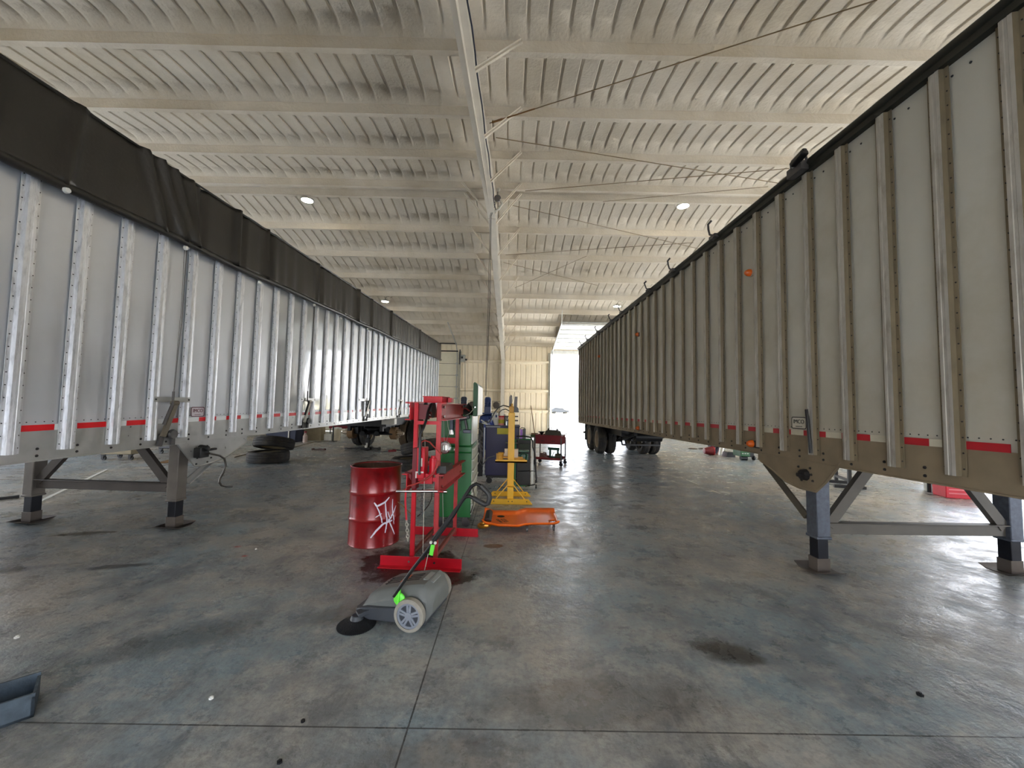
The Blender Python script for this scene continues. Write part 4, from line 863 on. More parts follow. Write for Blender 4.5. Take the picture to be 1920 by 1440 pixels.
for s in (1,-1):
    c = (0.0, s*0.24, 0.113); b = MB(); b.rev([(0.088,-0.026),(0.106,-0.026),(0.113,-0.02),(0.113,0.02),(0.106,0.026),(0.088,0.026)], c, 'y', 40); w_ = b.build('wheel', M['tread'], t)
    b = MB(); b.rev([(0.0,0.0),(0.0,0.005)], c, 'y', 6) if False else None
    b.rev([(0.072,-0.02),(0.089,-0.022),(0.089,0.022),(0.072,0.02),(0.072,-0.02)], c, 'y', 40); b.cyl((c[0],c[1]-0.026,c[2]),(c[0],c[1]+0.026,c[2]),0.026,0.026,20); bd = MB(); bd.cyl((c[0],c[1]-0.010,c[2]),(c[0],c[1]+0.010,c[2]),0.074,n=30); bd.build('wheel_backing', M['dgreyk'], w_)
    for k in range(5):
        a = 2*PI*k/5+0.3
        for d_ in (-0.16, 0.16): b.bar((c[0]+0.024*math.cos(a+d_*2),c[1]+0.0,c[2]+0.024*math.sin(a+d_*2)),(c[0]+0.075*math.cos(a+d_),c[1],c[2]+0.075*math.sin(a+d_)),0.016,0.042,up=(0,1,0))
    b.build('wheel_rim', M['ltgrey'], w_, bevel=0.002)
    bc = (0.40, s*0.27, 0.0); b = MB(); b.lathe([(0.0,0.055),(0.04,0.05),(0.075,0.035),(0.122,0.004),(0.125,0.0),(0.0,0.0)], c=bc, n=48)
    for k in range(64):
        a = 2*PI*k/64; b.bar((bc[0]+0.07*math.cos(a),bc[1]+0.07*math.sin(a),0.034),(bc[0]+0.134*math.cos(a+0.06),bc[1]+0.134*math.sin(a+0.06),0.005),0.006,0.008)
    sb = b.build('side_brush', M['bristle'], t, smooth=False)
    b = MB(); b.cyl((bc[0],bc[1]-s*0.0,0.04),(bc[0],bc[1],0.075),0.05,0.035,16); b.bar((0.34,s*0.2,0.09),(bc[0],bc[1],0.075),0.07,0.03); b.build('brush_arm', M['dgreyk'], t, bevel=0.004)
b = MB(); b.lathe([(0.0,0.0),(0.045,0.0),(0.045,0.012),(0.03,0.022),(0.0,0.022)], c=(0.09,0.222,0.205), axis='y', n=20) ; b.bar((0.09,0.24,0.135),(0.09,0.24,0.275),0.02,0.03,up=(0,1,0)); b.build('adjuster_knob', M['lime'], t, bevel=0.004)
Yh = lambda px: 2.80-0.14*(px-740)/160
hp = [L(px,py,Yh(px)) for px, py in [(738,1118),(770,1072),(812,1018),(850,966),(872,930),(884,912),(893,907),(902,911),(912,921),(917,928),(918,935),(915,944),(910,946),(900,941),(888,934),(880,930),(872,932),(864,943),(857,953)]]
b = MB(); b.tube(hp[:8], 0.012, 10); b.tube(hp[14:], 0.012, 10); b.tube([L(812,1012,2.74),L(857,953,2.70)], 0.013, 10); b.tube([hp[0]+Vector((0,-0.45,0.09)), L(800,1035,2.85), L(814,1012,2.74)], 0.011, 8) ; hd = b.build('push_handle', M['blackp'], t)
b = MB(); b.tube(hp[7:15], 0.017, 10); b.build('foam_grip', M['pad'], hd)
b = MB(); p = L(812,1021,2.73); b.bar(p, L(808,1041,2.73), 0.028, 0.012); b.build('green_tag', M['lime'], hd, bevel=0.003)
b = MB(); b.ball(L(808,1017,2.72),0.011); b.ball(L(816,1018,2.72),0.011); b.build('joint_screw', M['screw'], hd)
# ------------------------------------------------------------------ mechanic's creeper
t = thing('mechanic_creeper', 'bright orange plastic creeper with black headrest lying on its casters', 'creeper', (-0.33, 5.10, 0), 0.0); L = W2L(t)
out = [(0.00,0.06),(0.03,-0.005),(0.12,0.0),(0.22,-0.06),(0.50,-0.07),(0.58,0.0),(0.66,0.04),(0.98,0.07),(1.0,0.12),(0.97,0.20),(0.90,0.24),(0.90,0.52),(0.97,0.56),(0.97,0.66),(0.92,0.74),(0.62,0.72),(0.54,0.68),(0.48,0.60),(0.14,0.58),(0.05,0.64),(0.0,0.60)]
# rows across the width so the tray is dished
def edge(x, top):
    lo = [(0.0,0.06),(0.03,0.0),(0.12,0.0),(0.22,-0.06),(0.46,-0.07),(0.56,0.0),(0.66,0.03),(0.97,0.05),(1.0,0.08)]; hi = [(0.0,0.62),(0.06,0.66),(0.16,0.60),(0.44,0.60),(0.52,0.70),(0.60,0.76),(0.92,0.78),(1.0,0.70)]
    A = hi if top else lo
    for i in range(len(A)-1):
        if A[i][0] <= x <= A[i+1][0]:
            f = (x-A[i][0])/(A[i+1][0]-A[i][0]); f = f*f*(3-2*f); return A[i][1]*(1-f)+A[i+1][1]*f
    return A[-1][1]
b = MB(); NX, NY = 50, 18; P = []; 
for i in range(NX+1):
    x = i/NX; a, c = edge(x,False), edge(x,True)
    for j in range(NY+1):
        v = j/NY; e = min(v,1-v); y = a+(c-a)*v; rim_ = 0.045*math.exp(-(e/0.06)**2); z = 0.075+rim_+0.035*math.exp(-((1-x)/0.05)**2)*0.6+0.03*math.exp(-(x/0.05)**2)
        P.append((x,y,z))
n1 = NY+1; F = []
for i in range(NX):
    for j in range(NY):
        if 0.885 < (i+0.5)/NX < 0.955 and 3 <= j <= 5: continue
        F.append((i*n1+j,(i+1)*n1+j,(i+1)*n1+j+1,i*n1+j+1))
b.add(P, F); tray = b.build('creeper_tray', M['orange'], t, ang=60); sd = tray.modifiers.new('thick','SOLIDIFY'); sd.thickness = 0.012; sd.offset = 0
b = MB(); b.prism([(0.02,0.10),(0.03,0.135),(0.08,0.15),(0.11,0.125),(0.12,0.095)], 'y', 0.14, 0.56); b.build('headrest', M['pad'], t, bevel=0.01)
b = MB()
vs, fs = text_mb('LESS', 0.085)
Rt = Matrix.Rotation(math.radians(-66), 3, 'Z')
b.add([Rt @ Vector(p)+Vector((0.285,0.25,0.0835)) for p in vs], fs); vs, fs = text_mb('CLEAN', 0.055); b.add([Rt @ Vector(p)+Vector((0.215,0.23,0.0835)) for p in vs], fs)
b.build('printed_lettering', M['ink'], t, smooth=False)
b = MB(); b.lathe([(0.0,0.0),(0.052,0.0),(0.052,0.0015),(0.0,0.0015)], c=(0.235,0.44,0.0825), n=20); b.build('printed_emblem', M['ink'], t)
for x, y in ((0.58,0.06),(0.58,0.66),(0.93,0.12),(0.93,0.68),(0.05,0.58)):
    b = MB(); b.cyl((x-0.012,y,0.032),(x+0.012,y,0.032),0.032,n=18); b.prism([(y-0.02,0.03),(y+0.02,0.03),(y+0.028,0.075),(y-0.028,0.075)],'x',x-0.016,x+0.016); b.build('caster', M['gsteel'], t)
cx0 = L(908,993,5.24); b = MB(); b.tube([(cx0.x+0.03*0+0.078*math.cos(a), cx0.y+0.02+0.055*math.sin(a), 0.045+0.012*math.sin(a*1+1)) for a in [2*PI*k/20 for k in range(20)]], 0.017, 8, closed=True, flat=1.3); b.bar((cx0.x+0.05,cx0.y+0.03,0.05),(0.06,0.02,0.08),0.05,0.02); b.build('caster', M['brass'], t, label='brass-coloured swivel caster')
# ------------------------------------------------------------------ green tool cabinet
def caster(par, x, y, r=0.045, m=None, top=0.14, w=0.03):
    b = MB(); b.cyl((x,y-w/2,r),(x,y+w/2,r),r,n=18); b.prism([(x-r*0.7,r*0.8),(x+r*0.2,r*0.8),(x+r*0.5,top),(x-r*0.8,top)],'y',y-w*0.9,y-w*0.6); b.prism([(x-r*0.7,r*0.8),(x+r*0.2,r*0.8),(x+r*0.5,top),(x-r*0.8,top)],'y',y+w*0.6,y+w*0.9); b.bx(x-r,x+r,y-w,y+w,top-0.008,top)
    return b.build('caster', m or M['gsteel'], par)
t = thing('tool_cabinet', 'tall green rolling tool cabinet with grey drawers and a raised lid', 'cabinet', (-0.945, 5.25, 0))
b = MB(); b.bx(0,0.452,0,0.86,0.14,1.055); b.bx(0.002,0.448,0.001,0.85,1.06,1.07); b.build('lower_chest', M['green'], t, bevel=0.006)
b = MB(); b.bx(0.01,0.44,0.0,0.80,1.07,1.475); b.build('upper_chest', M['green'], t, bevel=0.006)
b = MB(); b.tube([(0.0,-0.006,0.98),(0.45,-0.006,0.98)], 0.010, 8); b.build('side_rail', M['green'], t)
for i in range(6):
    b = MB(); z0 = 0.17+i*0.145; b.bx(0.452,0.466,0.02,0.84,z0,z0+0.138); d = b.build('drawer', M['greyp'], t, bevel=0.003); b = MB(); b.bx(0.466,0.482,0.03,0.83,z0+0.118,z0+0.136); b.build('drawer_pull', M['greyl'], d)
b = MB(); b.bx(0.44,0.46,0.02,0.80,1.09,1.47); b.build('front_cover', M['greyl'], t, bevel=0.003)
b = MB(); b.prism([(0.455,1.46),(0.505,1.46),(0.515,1.50),(0.515,1.86),(0.50,1.90),(0.47,1.915),(0.455,1.90)], 'y', 0.0, 0.92); ld = b.build('raised_lid', mat('lid_green',(6,74,32),0.5), t, bevel=0.004)
b = MB(); b.bx(0.516,0.52,0.02,0.90,1.47,1.87); b.build('lid_lining', M['greyl'], ld); b = MB(); b.cyl((0.485,-0.004,1.58),(0.485,0.0,1.58),0.008,n=10); b.build('lid_rivet', M['chrome'], ld)
for x, y in ((0.06,0.08),(0.39,0.08),(0.06,0.78),(0.39,0.78)): caster(t, x, y, 0.055, M['gsteel'], 0.14, 0.035)
b = MB(); b.bx(0.215,0.27,-0.004,0.0,1.005,1.03); b.build('white_tag', M['white'], t)
b = MB(); b.tube([(0.47,0.02,0.55),(0.50,-0.02,0.45),(0.49,-0.03,0.30),(0.46,0.0,0.20)],0.006,6); b.build('bungee_cord', M['black'], t)
# tools hanging on the green side
def g(px, py): return atY(px, py, 5.19)
o = g(872,785); t2 = thing('impact_wrench', 'black cordless impact wrench hanging on the side of the green cabinet', 'power tool', o)
b = MB(); b.bar((-0.075,0,-0.012),(0.06,0,0.03),0.05,0.05,up=(0,1,0)); b.cyl((-0.075,0,-0.012),(-0.105,0,-0.02),0.018); b.build('motor_housing', M['blackp'], t2, bevel=0.008)
b = MB(); b.bar((0.0,0,0.0),(0.03,0,-0.14),0.032,0.038,up=(0,1,0)); b.build('grip', M['blackp'], t2, bevel=0.006)
b = MB(); b.cb((0.03,0,-0.165),(0.10,0.06,0.045)); b.build('battery_pack', M['bgrey'], t2, bevel=0.006)
b = MB(); b.tube([(0.0,0.02,0.04),(0.06,0.02,0.07),(0.115,0.02,0.14)],0.005,6); b.build('hanging_cord', M['ltsteel'], t2)
o = g(858,797); t2 = thing('oil_bottle', 'grey ribbed bottle hanging left of the impact wrench', 'bottle', o)
b = MB(); b.lathe([(0.0,-0.075),(0.04,-0.075),(0.045,-0.06),(0.045,-0.03),(0.04,-0.025),(0.045,-0.02),(0.045,0.01),(0.04,0.015),(0.045,0.02),(0.042,0.055),(0.02,0.07),(0.0,0.07)], n=18); b.build('bottle_body', mat('bottle_grey',(120,128,118),0.4), t2)
b = MB(); b.cyl((0,0,0.07),(0,0,0.10),0.02); b.build('bottle_cap', M['white'], t2)
o = g(847,800); t2 = thing('cordless_drill', 'dark cordless drill hanging behind the press frame', 'power tool', o); b = MB(); b.cb((0,0,0.03),(0.05,0.06,0.14)); b.build('drill_body', M['bgrey'], t2, bevel=0.01); b = MB(); b.cyl((0.0,0,-0.04),(0.0,0,-0.1),0.03); b.build('chuck', M['chrome'], t2)
t2 = thing('tool_bag', 'black and red tool bag slumped on top of the green cabinet', 'bag', (-0.66, 5.45, 1.4755)); b = MB(); P = []
for i in range(9):
    for j in range(7):
        x = -0.17+0.34*i/8; y = -0.14+0.3*j/6; e = (1-(2*i/8-1)**4)*(1-(2*j/6-1)**4); P.append((x,y,0.0+e*(0.10+0.04*math.sin(i*1.7+j)+0.05*i/8)))
b.add(P,[(i*7+j,(i+1)*7+j,(i+1)*7+j+1,i*7+j+1) for i in range(8) for j in range(6)]); b.build('bag_body', M['black'], t2, ang=70)
b = MB(); b.tube([(-0.14,-0.12,0.05),(-0.10,-0.14,0.12),(-0.05,-0.13,0.11),(0.0,-0.12,0.05)],0.009,6); b.build('bag_strap', M['ltsteel'], t2); b = MB(); b.tube([(0.0,-0.13,0.06),(0.06,-0.13,0.09),(0.12,-0.12,0.05)],0.012,6); b.build('red_trim', M['maroon'], t2)
# ------------------------------------------------------------------ air compressors (pump ends seen over the cabinets)
t = thing('air_compressor', 'blue-grey compressor pump showing just left of the raised green lid', 'air compressor', (-1.40, 12.2, 0))
def compressor(t, mt, mk):
    b = MB(); b.lathe([(0.0,0.25),(0.2,0.28),(0.27,0.36),(0.28,0.5),(0.28,1.15),(0.25,1.28),(0.15,1.34),(0.0,1.36)], n=24); b.build('tank', mt, t)
    for a in (0.5,2.1,3.7,5.3): b = MB(); b.bar((0.22*math.cos(a),0.22*math.sin(a),0.4),(0.26*math.cos(a),0.26*math.sin(a),0.0),0.05,0.03); b.build('leg', mt, t)
    b = MB(); b.cb((0,0,1.37),(0.55,0.4,0.04)); b.cb((-0.02,0,1.48),(0.2,0.2,0.2)); b.build('pump_mount', mk, t, bevel=0.01)
    b = MB(); b.lathe([(0.0,0.0),(0.09,0.0),(0.10,0.03),(0.10,0.07),(0.085,0.075),(0.10,0.08),(0.10,0.15),(0.085,0.155),(0.10,0.16),(0.10,0.26),(0.07,0.31),(0.0,0.32)], c=(-0.02,0,1.56), n=20); b.build('cylinder_head', mk, t)
    b = MB(); cxx, czz, h = 0.24, 1.63, 0.12
    fr = [(cxx-h,-0.12,czz-h),(cxx+h,-0.12,czz-h),(cxx+h,-0.12,czz+h),(cxx-h,-0.12,czz+h)]; b.tube(fr,0.006,5,closed=True); 
    for q in range(5): v = -h+2*h*q/4; b.tube([(cxx+v,-0.12,czz-h),(cxx+v,-0.12,czz+h)],0.003,4); b.tube([(cxx-h,-0.12,czz+v),(cxx+h,-0.12,czz+v)],0.003,4)
    b.build('belt_guard', M['gsteel'], t)
    b = MB(); b.lathe([(0.0,-0.02),(0.10,-0.02),(0.105,0.0),(0.10,0.02),(0.07,0.02),(0.0,0.01)], c=(cxx,-0.07,czz), axis='y', n=20); b.build('flywheel', mat('flywheel_brown',(120,106,96),0.5), t)
compressor(t, M['blue'], M['bgrey'])
t_ = thing('air_compressor', 'bright blue compressor standing just right of the raised green lid', 'air compressor', (-0.66, 12.2, 0)); compressor(t_, M['blue'], mat('mid_blue',(50,72,128),0.4))
# ------------------------------------------------------------------ navy cabinet and the things on it
t = thing('tool_cabinet', 'dark navy rolling cabinet with a mustard yellow label behind the yellow stand', 'cabinet', (-0.49, 8.25, 0))
b = MB(); b.bx(0,0.70,0,0.55,0.17,1.17); b.build('cabinet_body', M['navy'], t, bevel=0.01)
b = MB(); b.bx(-0.01,0.71,-0.012,0.56,1.17,1.20); b.build('top_tray', mat('tray_navy',(24,28,66),0.4), t, bevel=0.004)
b = MB(); b.bx(-0.005,0.30,-0.016,-0.011,1.165,1.172); b.bx(-0.035,-0.015,-0.01,0.02,0.2,1.15); b.build('edge_trim', M['galv'], t)
b = MB(); b.bx(0.235,0.60,-0.014,-0.010,1.02,1.145); b.build('yellow_label', M['yellowd'], t)
b = MB(); b.bx(0.02,0.68,0.02,0.53,0.12,0.17); b.build('base_plinth', M['black'], t)
for x, y in ((0.09,0.06),(0.61,0.06),(0.09,0.48),(0.61,0.48)): caster(t, x, y, 0.06, M['black'], 0.13, 0.05)
t = thing('hanging_tool_rack', 'dark rack of hanging tools and hoses on the left side of the navy cabinet', 'rack', (-0.60, 8.15, 0)); 
b = MB(); b.bx(-0.04,0.06,0.08,0.14,0.15,1.25); b.build('rack_board', M['black'], t)
b = MB(); rr_ = random.Random(5)
for k in range(14): z = 0.6+0.045*k; b.bar((rr_.uniform(-0.06,0.02),0.05,z),(rr_.uniform(0.0,0.07),0.04,z-rr_.uniform(0.06,0.16)),0.02,0.02)
b.build('hand_tools', M['gsteel'], t)
b = MB(); b.tube([(-0.02,0.03,1.0),(0.03,0.02,0.7),(0.0,0.02,0.45),(0.06,0.0,0.38),(0.2,-0.6,0.62),(0.35,-1.1,0.72)],0.009,6); b.build('air_hose', M['gsteel'], t)
t = thing('spring_clamp', 'white metal clamp lying at the left end of the navy cabinet top', 'clamp', atY(909,792,8.2)); b = MB(); b.bar((-0.08,0,0.05),(0.05,0,-0.03),0.03,0.025); b.bar((-0.06,0,-0.01),(0.06,0,-0.045),0.03,0.02); b.build('clamp_jaw', M['white'], t); b = MB(); b.bar((0.0,0,0.03),(0.08,0,-0.0),0.02,0.03); b.build('clamp_grip', M['blackp'], t)
def jar(name, lab, cat, x, y, r, h, mb_, mc, capr=None, z=1.2, caph=0.02, band=None):
    t = thing(name, lab, cat, (x,y,z)); b = MB(); b.lathe([(0.0,0.0),(r*0.95,0.0),(r,0.01),(r,h*0.92),(r*0.9,h),(0.0,h)], n=20); b.build('container_body', mb_, t)
    b = MB(); b.cyl((0,0,h),(0,0,h+caph),capr or r,n=20); b.build('cap', mc, t)
    if band: b = MB(); b.rev([(r+0.001,h*0.25),(r+0.001,h*0.7)], n=20); b.build('paper_label', band, t)
    return t
jar('wipes_tub', 'tub with red lid and yellow label on the navy cabinet', 'tub', -0.175, 8.36, 0.062, 0.17, M['pink'], M['red'], 0.064, 1.2, 0.03, M['yellowd'])
jar('spray_bottle', 'pale bottle standing left of the red-lidded tub', 'bottle', -0.285, 8.45, 0.045, 0.16, M['white'], M['blue'], 0.02, 1.2, 0.05)
jar('plastic_jug', 'white jug at the back left of the navy cabinet top', 'jug', -0.32, 8.62, 0.07, 0.24, M['white'], M['white'], 0.025, 1.2, 0.04)
jar('clear_bottle', 'clear bottle right of the red-lidded tub, against the yellow post', 'bottle', -0.055, 8.36, 0.035, 0.14, M['transp'], M['blackp'], 0.015, 1.2, 0.05)
jar('spray_can', 'slim dark spray can between the tub and the clear bottle', 'can', -0.105, 8.44, 0.026, 0.2, M['blackp'], M['ltsteel'], 0.02, 1.2, 0.03)
t = thing('crumpled_rag', 'crumpled blue and white rag at the left of the navy cabinet top', 'rag', (-0.41, 8.36, 1.2)); b = MB(); P = []
for i in range(11):
    for j in range(8): P.append((-0.09+0.018*i,-0.1+0.028*j,0.003+max(0,math.sin(PI*i/10)*math.sin(PI*j/7))*(0.13+0.06*math.sin(i*2.3+j*1.9))))
b.add(P,[(i*8+j,(i+1)*8+j,(i+1)*8+j+1,i*8+j+1) for i in range(10) for j in range(7)]); b.build('rag_cloth', mat('rag',(190,200,220),0.9,col2=(60,80,160),cscale=14,cthr=(0.45,0.5)), t)
# ------------------------------------------------------------------ yellow stand
t = thing('riveting_stand', 'bright yellow column stand with splayed double base and hoses', 'machine stand', (0.035, 6.85, 0)); L = W2L(t); Yl = M['yellow']
for y0_, nm in ((-0.30,1),(0.28,0)):
    b = MB(); b.prism([(-0.37,0.0),(0.36,0.0),(0.36,0.012),(0.30,0.085),(-0.31,0.085),(-0.37,0.012)],'y',y0_,y0_+0.03); f = b.build('base_foot', Yl, t, bevel=0.003)
    b = MB(); 
    for s in (-1,1): b.bar((s*0.26,y0_+0.035,0.05),(s*0.045,y0_+0.035,0.31),0.012,0.035,up=(0,1,0))
    b.build('base_brace', Yl, t)
    b = MB()
    for x in (-0.27,-0.03,0.03,0.27): b.cyl((x,y0_-0.006,0.05),(x,y0_,0.05),0.009,n=8)
    b.build('bolt_heads', M['rivet'], f)
b = MB(); b.bx(-0.052,0.052,-0.27,-0.17,0.08,0.27); b.bar((0,-0.26,0.1),(0,0.28,0.1),0.09,0.07); b.build('base_column', Yl, t, bevel=0.004)
b = MB(); b.bx(-0.05,0.05,-0.14,-0.04,0.22,0.27); b.build('pivot_clamp', M['black'], t)
b = MB(); b.bx(-0.055,0.055,-0.15,-0.03,0.25,1.49); b.build('column', Yl, t, bevel=0.006)
b = MB(); b.bx(-0.042,0.038,-0.14,-0.05,1.49,1.60); b.cb((-0.005,-0.10,1.62),(0.05,0.06,0.06)); b.build('head_block', M['ydirty'], t, bevel=0.004)
b = MB(); b.prism([(-0.05,1.60),(-0.015,1.58),(0.0,1.70),(0.0,1.78),(-0.02,1.80),(-0.045,1.76)],'y',-0.13,-0.09); b.build('jaw_plate', M['gsteel'], t); b = MB(); b.prism([(0.03,1.58),(0.085,1.58),(0.095,1.77),(0.045,1.77)],'y',-0.08,0.0); b.build('rear_plate', M['gsteel'], t, bevel=0.004)
b = MB(); b.cyl((0.07,-0.10,1.55),(0.07,0.02,1.55),0.045,n=18); b.bx(0.03,0.12,-0.06,0.0,1.50,1.53); b.build('air_motor', M['blackp'], t)
b = MB(); b.tube([L(959,757,6.8),L(962,748,6.8),L(965,735,6.8)],0.003,5); b.build('wire', M['rope'], t)
b = MB(); b.tube([(-0.04,-0.1,1.59)]+[L(px,py,6.85) for px,py in [(944,760),(935,764),(928,772),(923,782),(917,792)]],0.010,8); b.tube([(-0.04,-0.1,1.52)]+[L(px,py,6.85) for px,py in [(948,767),(940,769),(936,774),(935,780)]],0.008,8); b.build('air_hose', M['blackp'], t)
b = MB()
for z in (1.43,1.36,0.98,0.86): b.cyl((-0.10,-0.09,z),(0.11,-0.09,z),0.012)
b.build('hose_peg', M['gsteel'], t)
b = MB(); b.bx(-0.26,0.27,-0.2,0.02,0.66,0.685); b.bx(-0.26,0.27,-0.2,-0.19,0.66,0.71); sh_ = b.build('shelf', Yl, t)
b = MB(); b.cyl((-0.19,-0.1,0.69),(-0.19,-0.1,0.80),0.06,n=20); b.cyl((-0.17,-0.1,0.80),(-0.17,-0.1,0.82),0.05); b.bx(-0.14,0.2,-0.12,-0.05,0.72,0.75); b.bx(0.05,0.24,-0.12,-0.05,0.69,0.72); b.build('foot_motor', M['ydirty'], t)
b = MB(); b.bx(-0.11,-0.056,-0.13,-0.06,0.80,0.88); b.bx(0.056,0.12,-0.13,-0.06,0.74,0.88); b.bx(-0.13,0.09,-0.02,0.02,0.74,0.79); b.build('valve_block', mat('pale_valve',(216,196,170),0.5), t)
t = thing('cord_bundle', 'dark green cord bundle and case sitting on the right of the yellow shelf', 'cord', (0.24, 6.78, 0.685)); b = MB()
for k in range(5): b.tube([(0.05*math.cos(a)+0.004*k,0.0-0.01*k,0.075+0.06*math.sin(a)) for a in [2*PI*q/16 for q in range(16)]],0.007,6,closed=True)
b.build('coiled_cord', M['dgreen'], t); b = MB(); b.cb((0.01,0.05,0.05),(0.16,0.08,0.1)); b.cb((0.01,0.05,0.155),(0.18,0.09,0.03)); b.build('cord_case', M['gdark'], t, bevel=0.006)
# ------------------------------------------------------------------ creeper stood on end, with its black stand
t = thing('padded_creeper', 'dark padded creeper with green frame stood on end right of the yellow post', 'creeper', (0.30, 7.95, 0)); L = W2L(t)
b = MB(); b.prism([(0.0,0.02),(0.06,0.02),(0.10,0.95),(0.05,0.95)],'x',-0.14,0.135); b.build('pad', M['pad'], t, bevel=0.012)
b = MB(); b.tube([(-0.17,0.02,0.04),(-0.17,0.06,0.94),(0.15,0.06,0.94)],0.016,8); b.bx(-0.15,0.13,-0.02,0.0,0.02,0.04); b.build('green_frame', mat('frame_green',(46,120,66),0.4), t)
b = MB(); b.prism([(-0.01,0.05),(0.05,0.05),(0.09,0.9),(0.03,0.9)],'x',0.15,0.195); b.build('white_rail', M['white'], t)
b = MB(); b.bx(-0.1,0.11,-0.02,0.03,0.72,0.86); b.build('pad_patch', mat('pad_green',(50,60,48),0.6), t)
t = thing('hand_truck', 'thin black tube hand truck standing against the padded creeper', 'hand truck', (0.30, 7.85, 0)); L = W2L(t)
b = MB(); b.tube([L(px,py,7.85) for px,py in [(968,818),(985,818),(995,820),(999,828),(999,838),(1003,850),(1004,870),(1005,890),(1006,905)]],0.014,8); b.tube([L(970,884,7.85),L(1000,883,7.85)],0.007,6); b.tube([L(985,912,7.85),L(1003,908,7.85)],0.010,6); b.build('tube_frame', M['blackp'], t)
p = L(1005,909,7.85); b = MB(); b.cyl((p.x-0.015,p.y,0.04),(p.x+0.015,p.y,0.04),0.04); p = L(1003,905,7.85); b.cyl((p.x-0.0,p.y,p.z+0.02),(p.x+0.02,p.y,p.z+0.02),0.03); b.build('caster', M['blackp'], t)
t = thing('purple_bottle', 'purple wrapped bottle pack on top of the padded creeper', 'bottle', (0.245, 8.0, 0.955)); b = MB(); b.bx(-0.03,0.02,-0.03,0.03,0.0,0.19); b.build('wrapped_bottle', M['purple'], t, bevel=0.01); b = MB(); b.bx(0.025,0.085,-0.03,0.03,0.0,0.20); b.tube([(-0.03,0,0.19),(0.0,0,0.225),(0.05,0,0.22),(0.08,0,0.19)],0.008,6); b.build('black_holder', M['blackp'], t, bevel=0.006)
# ------------------------------------------------------------------ maroon tool cart
t = thing('tool_cart', 'maroon two-tier rolling tool cart near the open door', 'tool cart', (1.155, 11.15, 0), -0.355)
W, D = 0.37, 0.26
b = MB(); b.bx(-W,W,-D,D,0.585,0.60); 
for a in ((-W,W,-D,-D+0.012),(-W,W,D-0.012,D),(-W,-W+0.012,-D,D),(W-0.012,W,-D,D)): b.bx(a[0],a[1],a[2],a[3],0.585,0.83)
b.build('top_box', M['maroon'], t, bevel=0.003)
b = MB(); b.bx(-0.2,-0.1,-D-0.006,-D,0.66,0.675); b.bx(0.1,0.2,-D-0.006,-D,0.66,0.675); b.build('hand_slot', M['black'], t)
b = MB(); b.bx(-W,W,-D,D,0.155,0.17); b.bx(-W,W,-D,-D+0.01,0.155,0.22); b.bx(-W,W,D-0.01,D,0.155,0.22); b.build('lower_shelf', M['maroon'], t)
for x in (-W,W):
    for y in (-D,D):
        b = MB(); b.cb((x,y,0.45),(0.03,0.03,0.62)); b.build('leg', M['gsteel'], t); caster(t, x, y, 0.05, M['black'], 0.14, 0.03)
b = MB(); b.tube([(W,-D*0.6,0.80),(W+0.07,-D*0.6,0.87),(W+0.07,D*0.6,0.87),(W,D*0.6,0.80)],0.010,6); b.build('push_bar', M['ltsteel'], t)
def oncart(x, y, z): R = Matrix.Rotation(-0.355,3,'Z'); return Vector((1.155,11.15,0))+R @ Vector((x,y,z))
t = thing('tool_case', 'dark khaki tool case with a handle on top of the maroon cart', 'case', oncart(0.06,0.0,0.602), -0.355); b = MB(); b.prism([(-0.20,0.0),(0.24,0.0),(0.24,0.22),(0.20,0.33),(0.14,0.36),(-0.12,0.36),(-0.17,0.33),(-0.20,0.2)],'y',-0.14,0.14); b.build('case_body', M['khaki'], t, bevel=0.012)
b = MB(); b.tube([(-0.10,0,0.36),(-0.08,0,0.41),(0.10,0,0.41),(0.12,0,0.36)],0.012,6); b.cb((-0.12,0,0.37),(0.03,0.05,0.06)); b.cb((0.14,0,0.37),(0.03,0.05,0.06)); b.build('case_handle', M['khaki'], t)
t = thing('oil_drain_funnel', 'black funnel on a tall rod standing at the left of the maroon cart', 'funnel', oncart(-0.27,0.05,0.602), 0); b = MB(); b.rev([(0.02,0.20),(0.06,0.27),(0.10,0.29),(0.105,0.30),(0.06,0.285)],n=20); b.cyl((0,0,0.27),(0,0,0.29),0.045); b.build('funnel_cone', M['blackp'], t); b = MB(); b.tube([(0.02,0,0.0),(0.05,0,0.12),(0.045,0,0.24)],0.012,6); b.tube([(-0.03,0,0.0),(-0.03,0,0.22)],0.010,6); b.build('funnel_stem', M['ltsteel'], t); b = MB(); b.tube([(0,0,0.28),(0.0,0,0.90)],0.006,6); b.build('rod', M['gsteel'], t)
t = thing('impact_gun', 'dark power tool lying on the lower shelf of the maroon cart', 'power tool', oncart(0.08,0.08,0.171), -0.3); b = MB(); b.cb((0.0,0,0.26),(0.32,0.08,0.07)); b.cb((-0.1,0,0.15),(0.05,0.06,0.2)); b.cb((0.12,0,0.17),(0.05,0.06,0.16)); b.cb((0.0,0,0.03),(0.26,0.14,0.06)); b.build('tool_body', M['dgreen'], t, bevel=0.008); b = MB(); b.bar((-0.03,-0.06,0.06),(0.03,-0.06,0.2),0.06,0.01); b.build('white_tag', M['white'], t)
t = thing('hose_coil', 'dusty coiled hose on the left of the cart lower shelf', 'hose', oncart(-0.2,0.0,0.171), 0); b = MB()
for k in range(4): b.tube([((0.11-0.01*k)*math.cos(a),(0.14-0.01*k)*math.sin(a),0.015+0.035*k+0.02*math.sin(2*a)) for a in [2*PI*q/18 for q in range(18)]],0.014,6,closed=True)
b.build('hose_loops', mat('dusty_hose',(126,92,86),0.8), t)
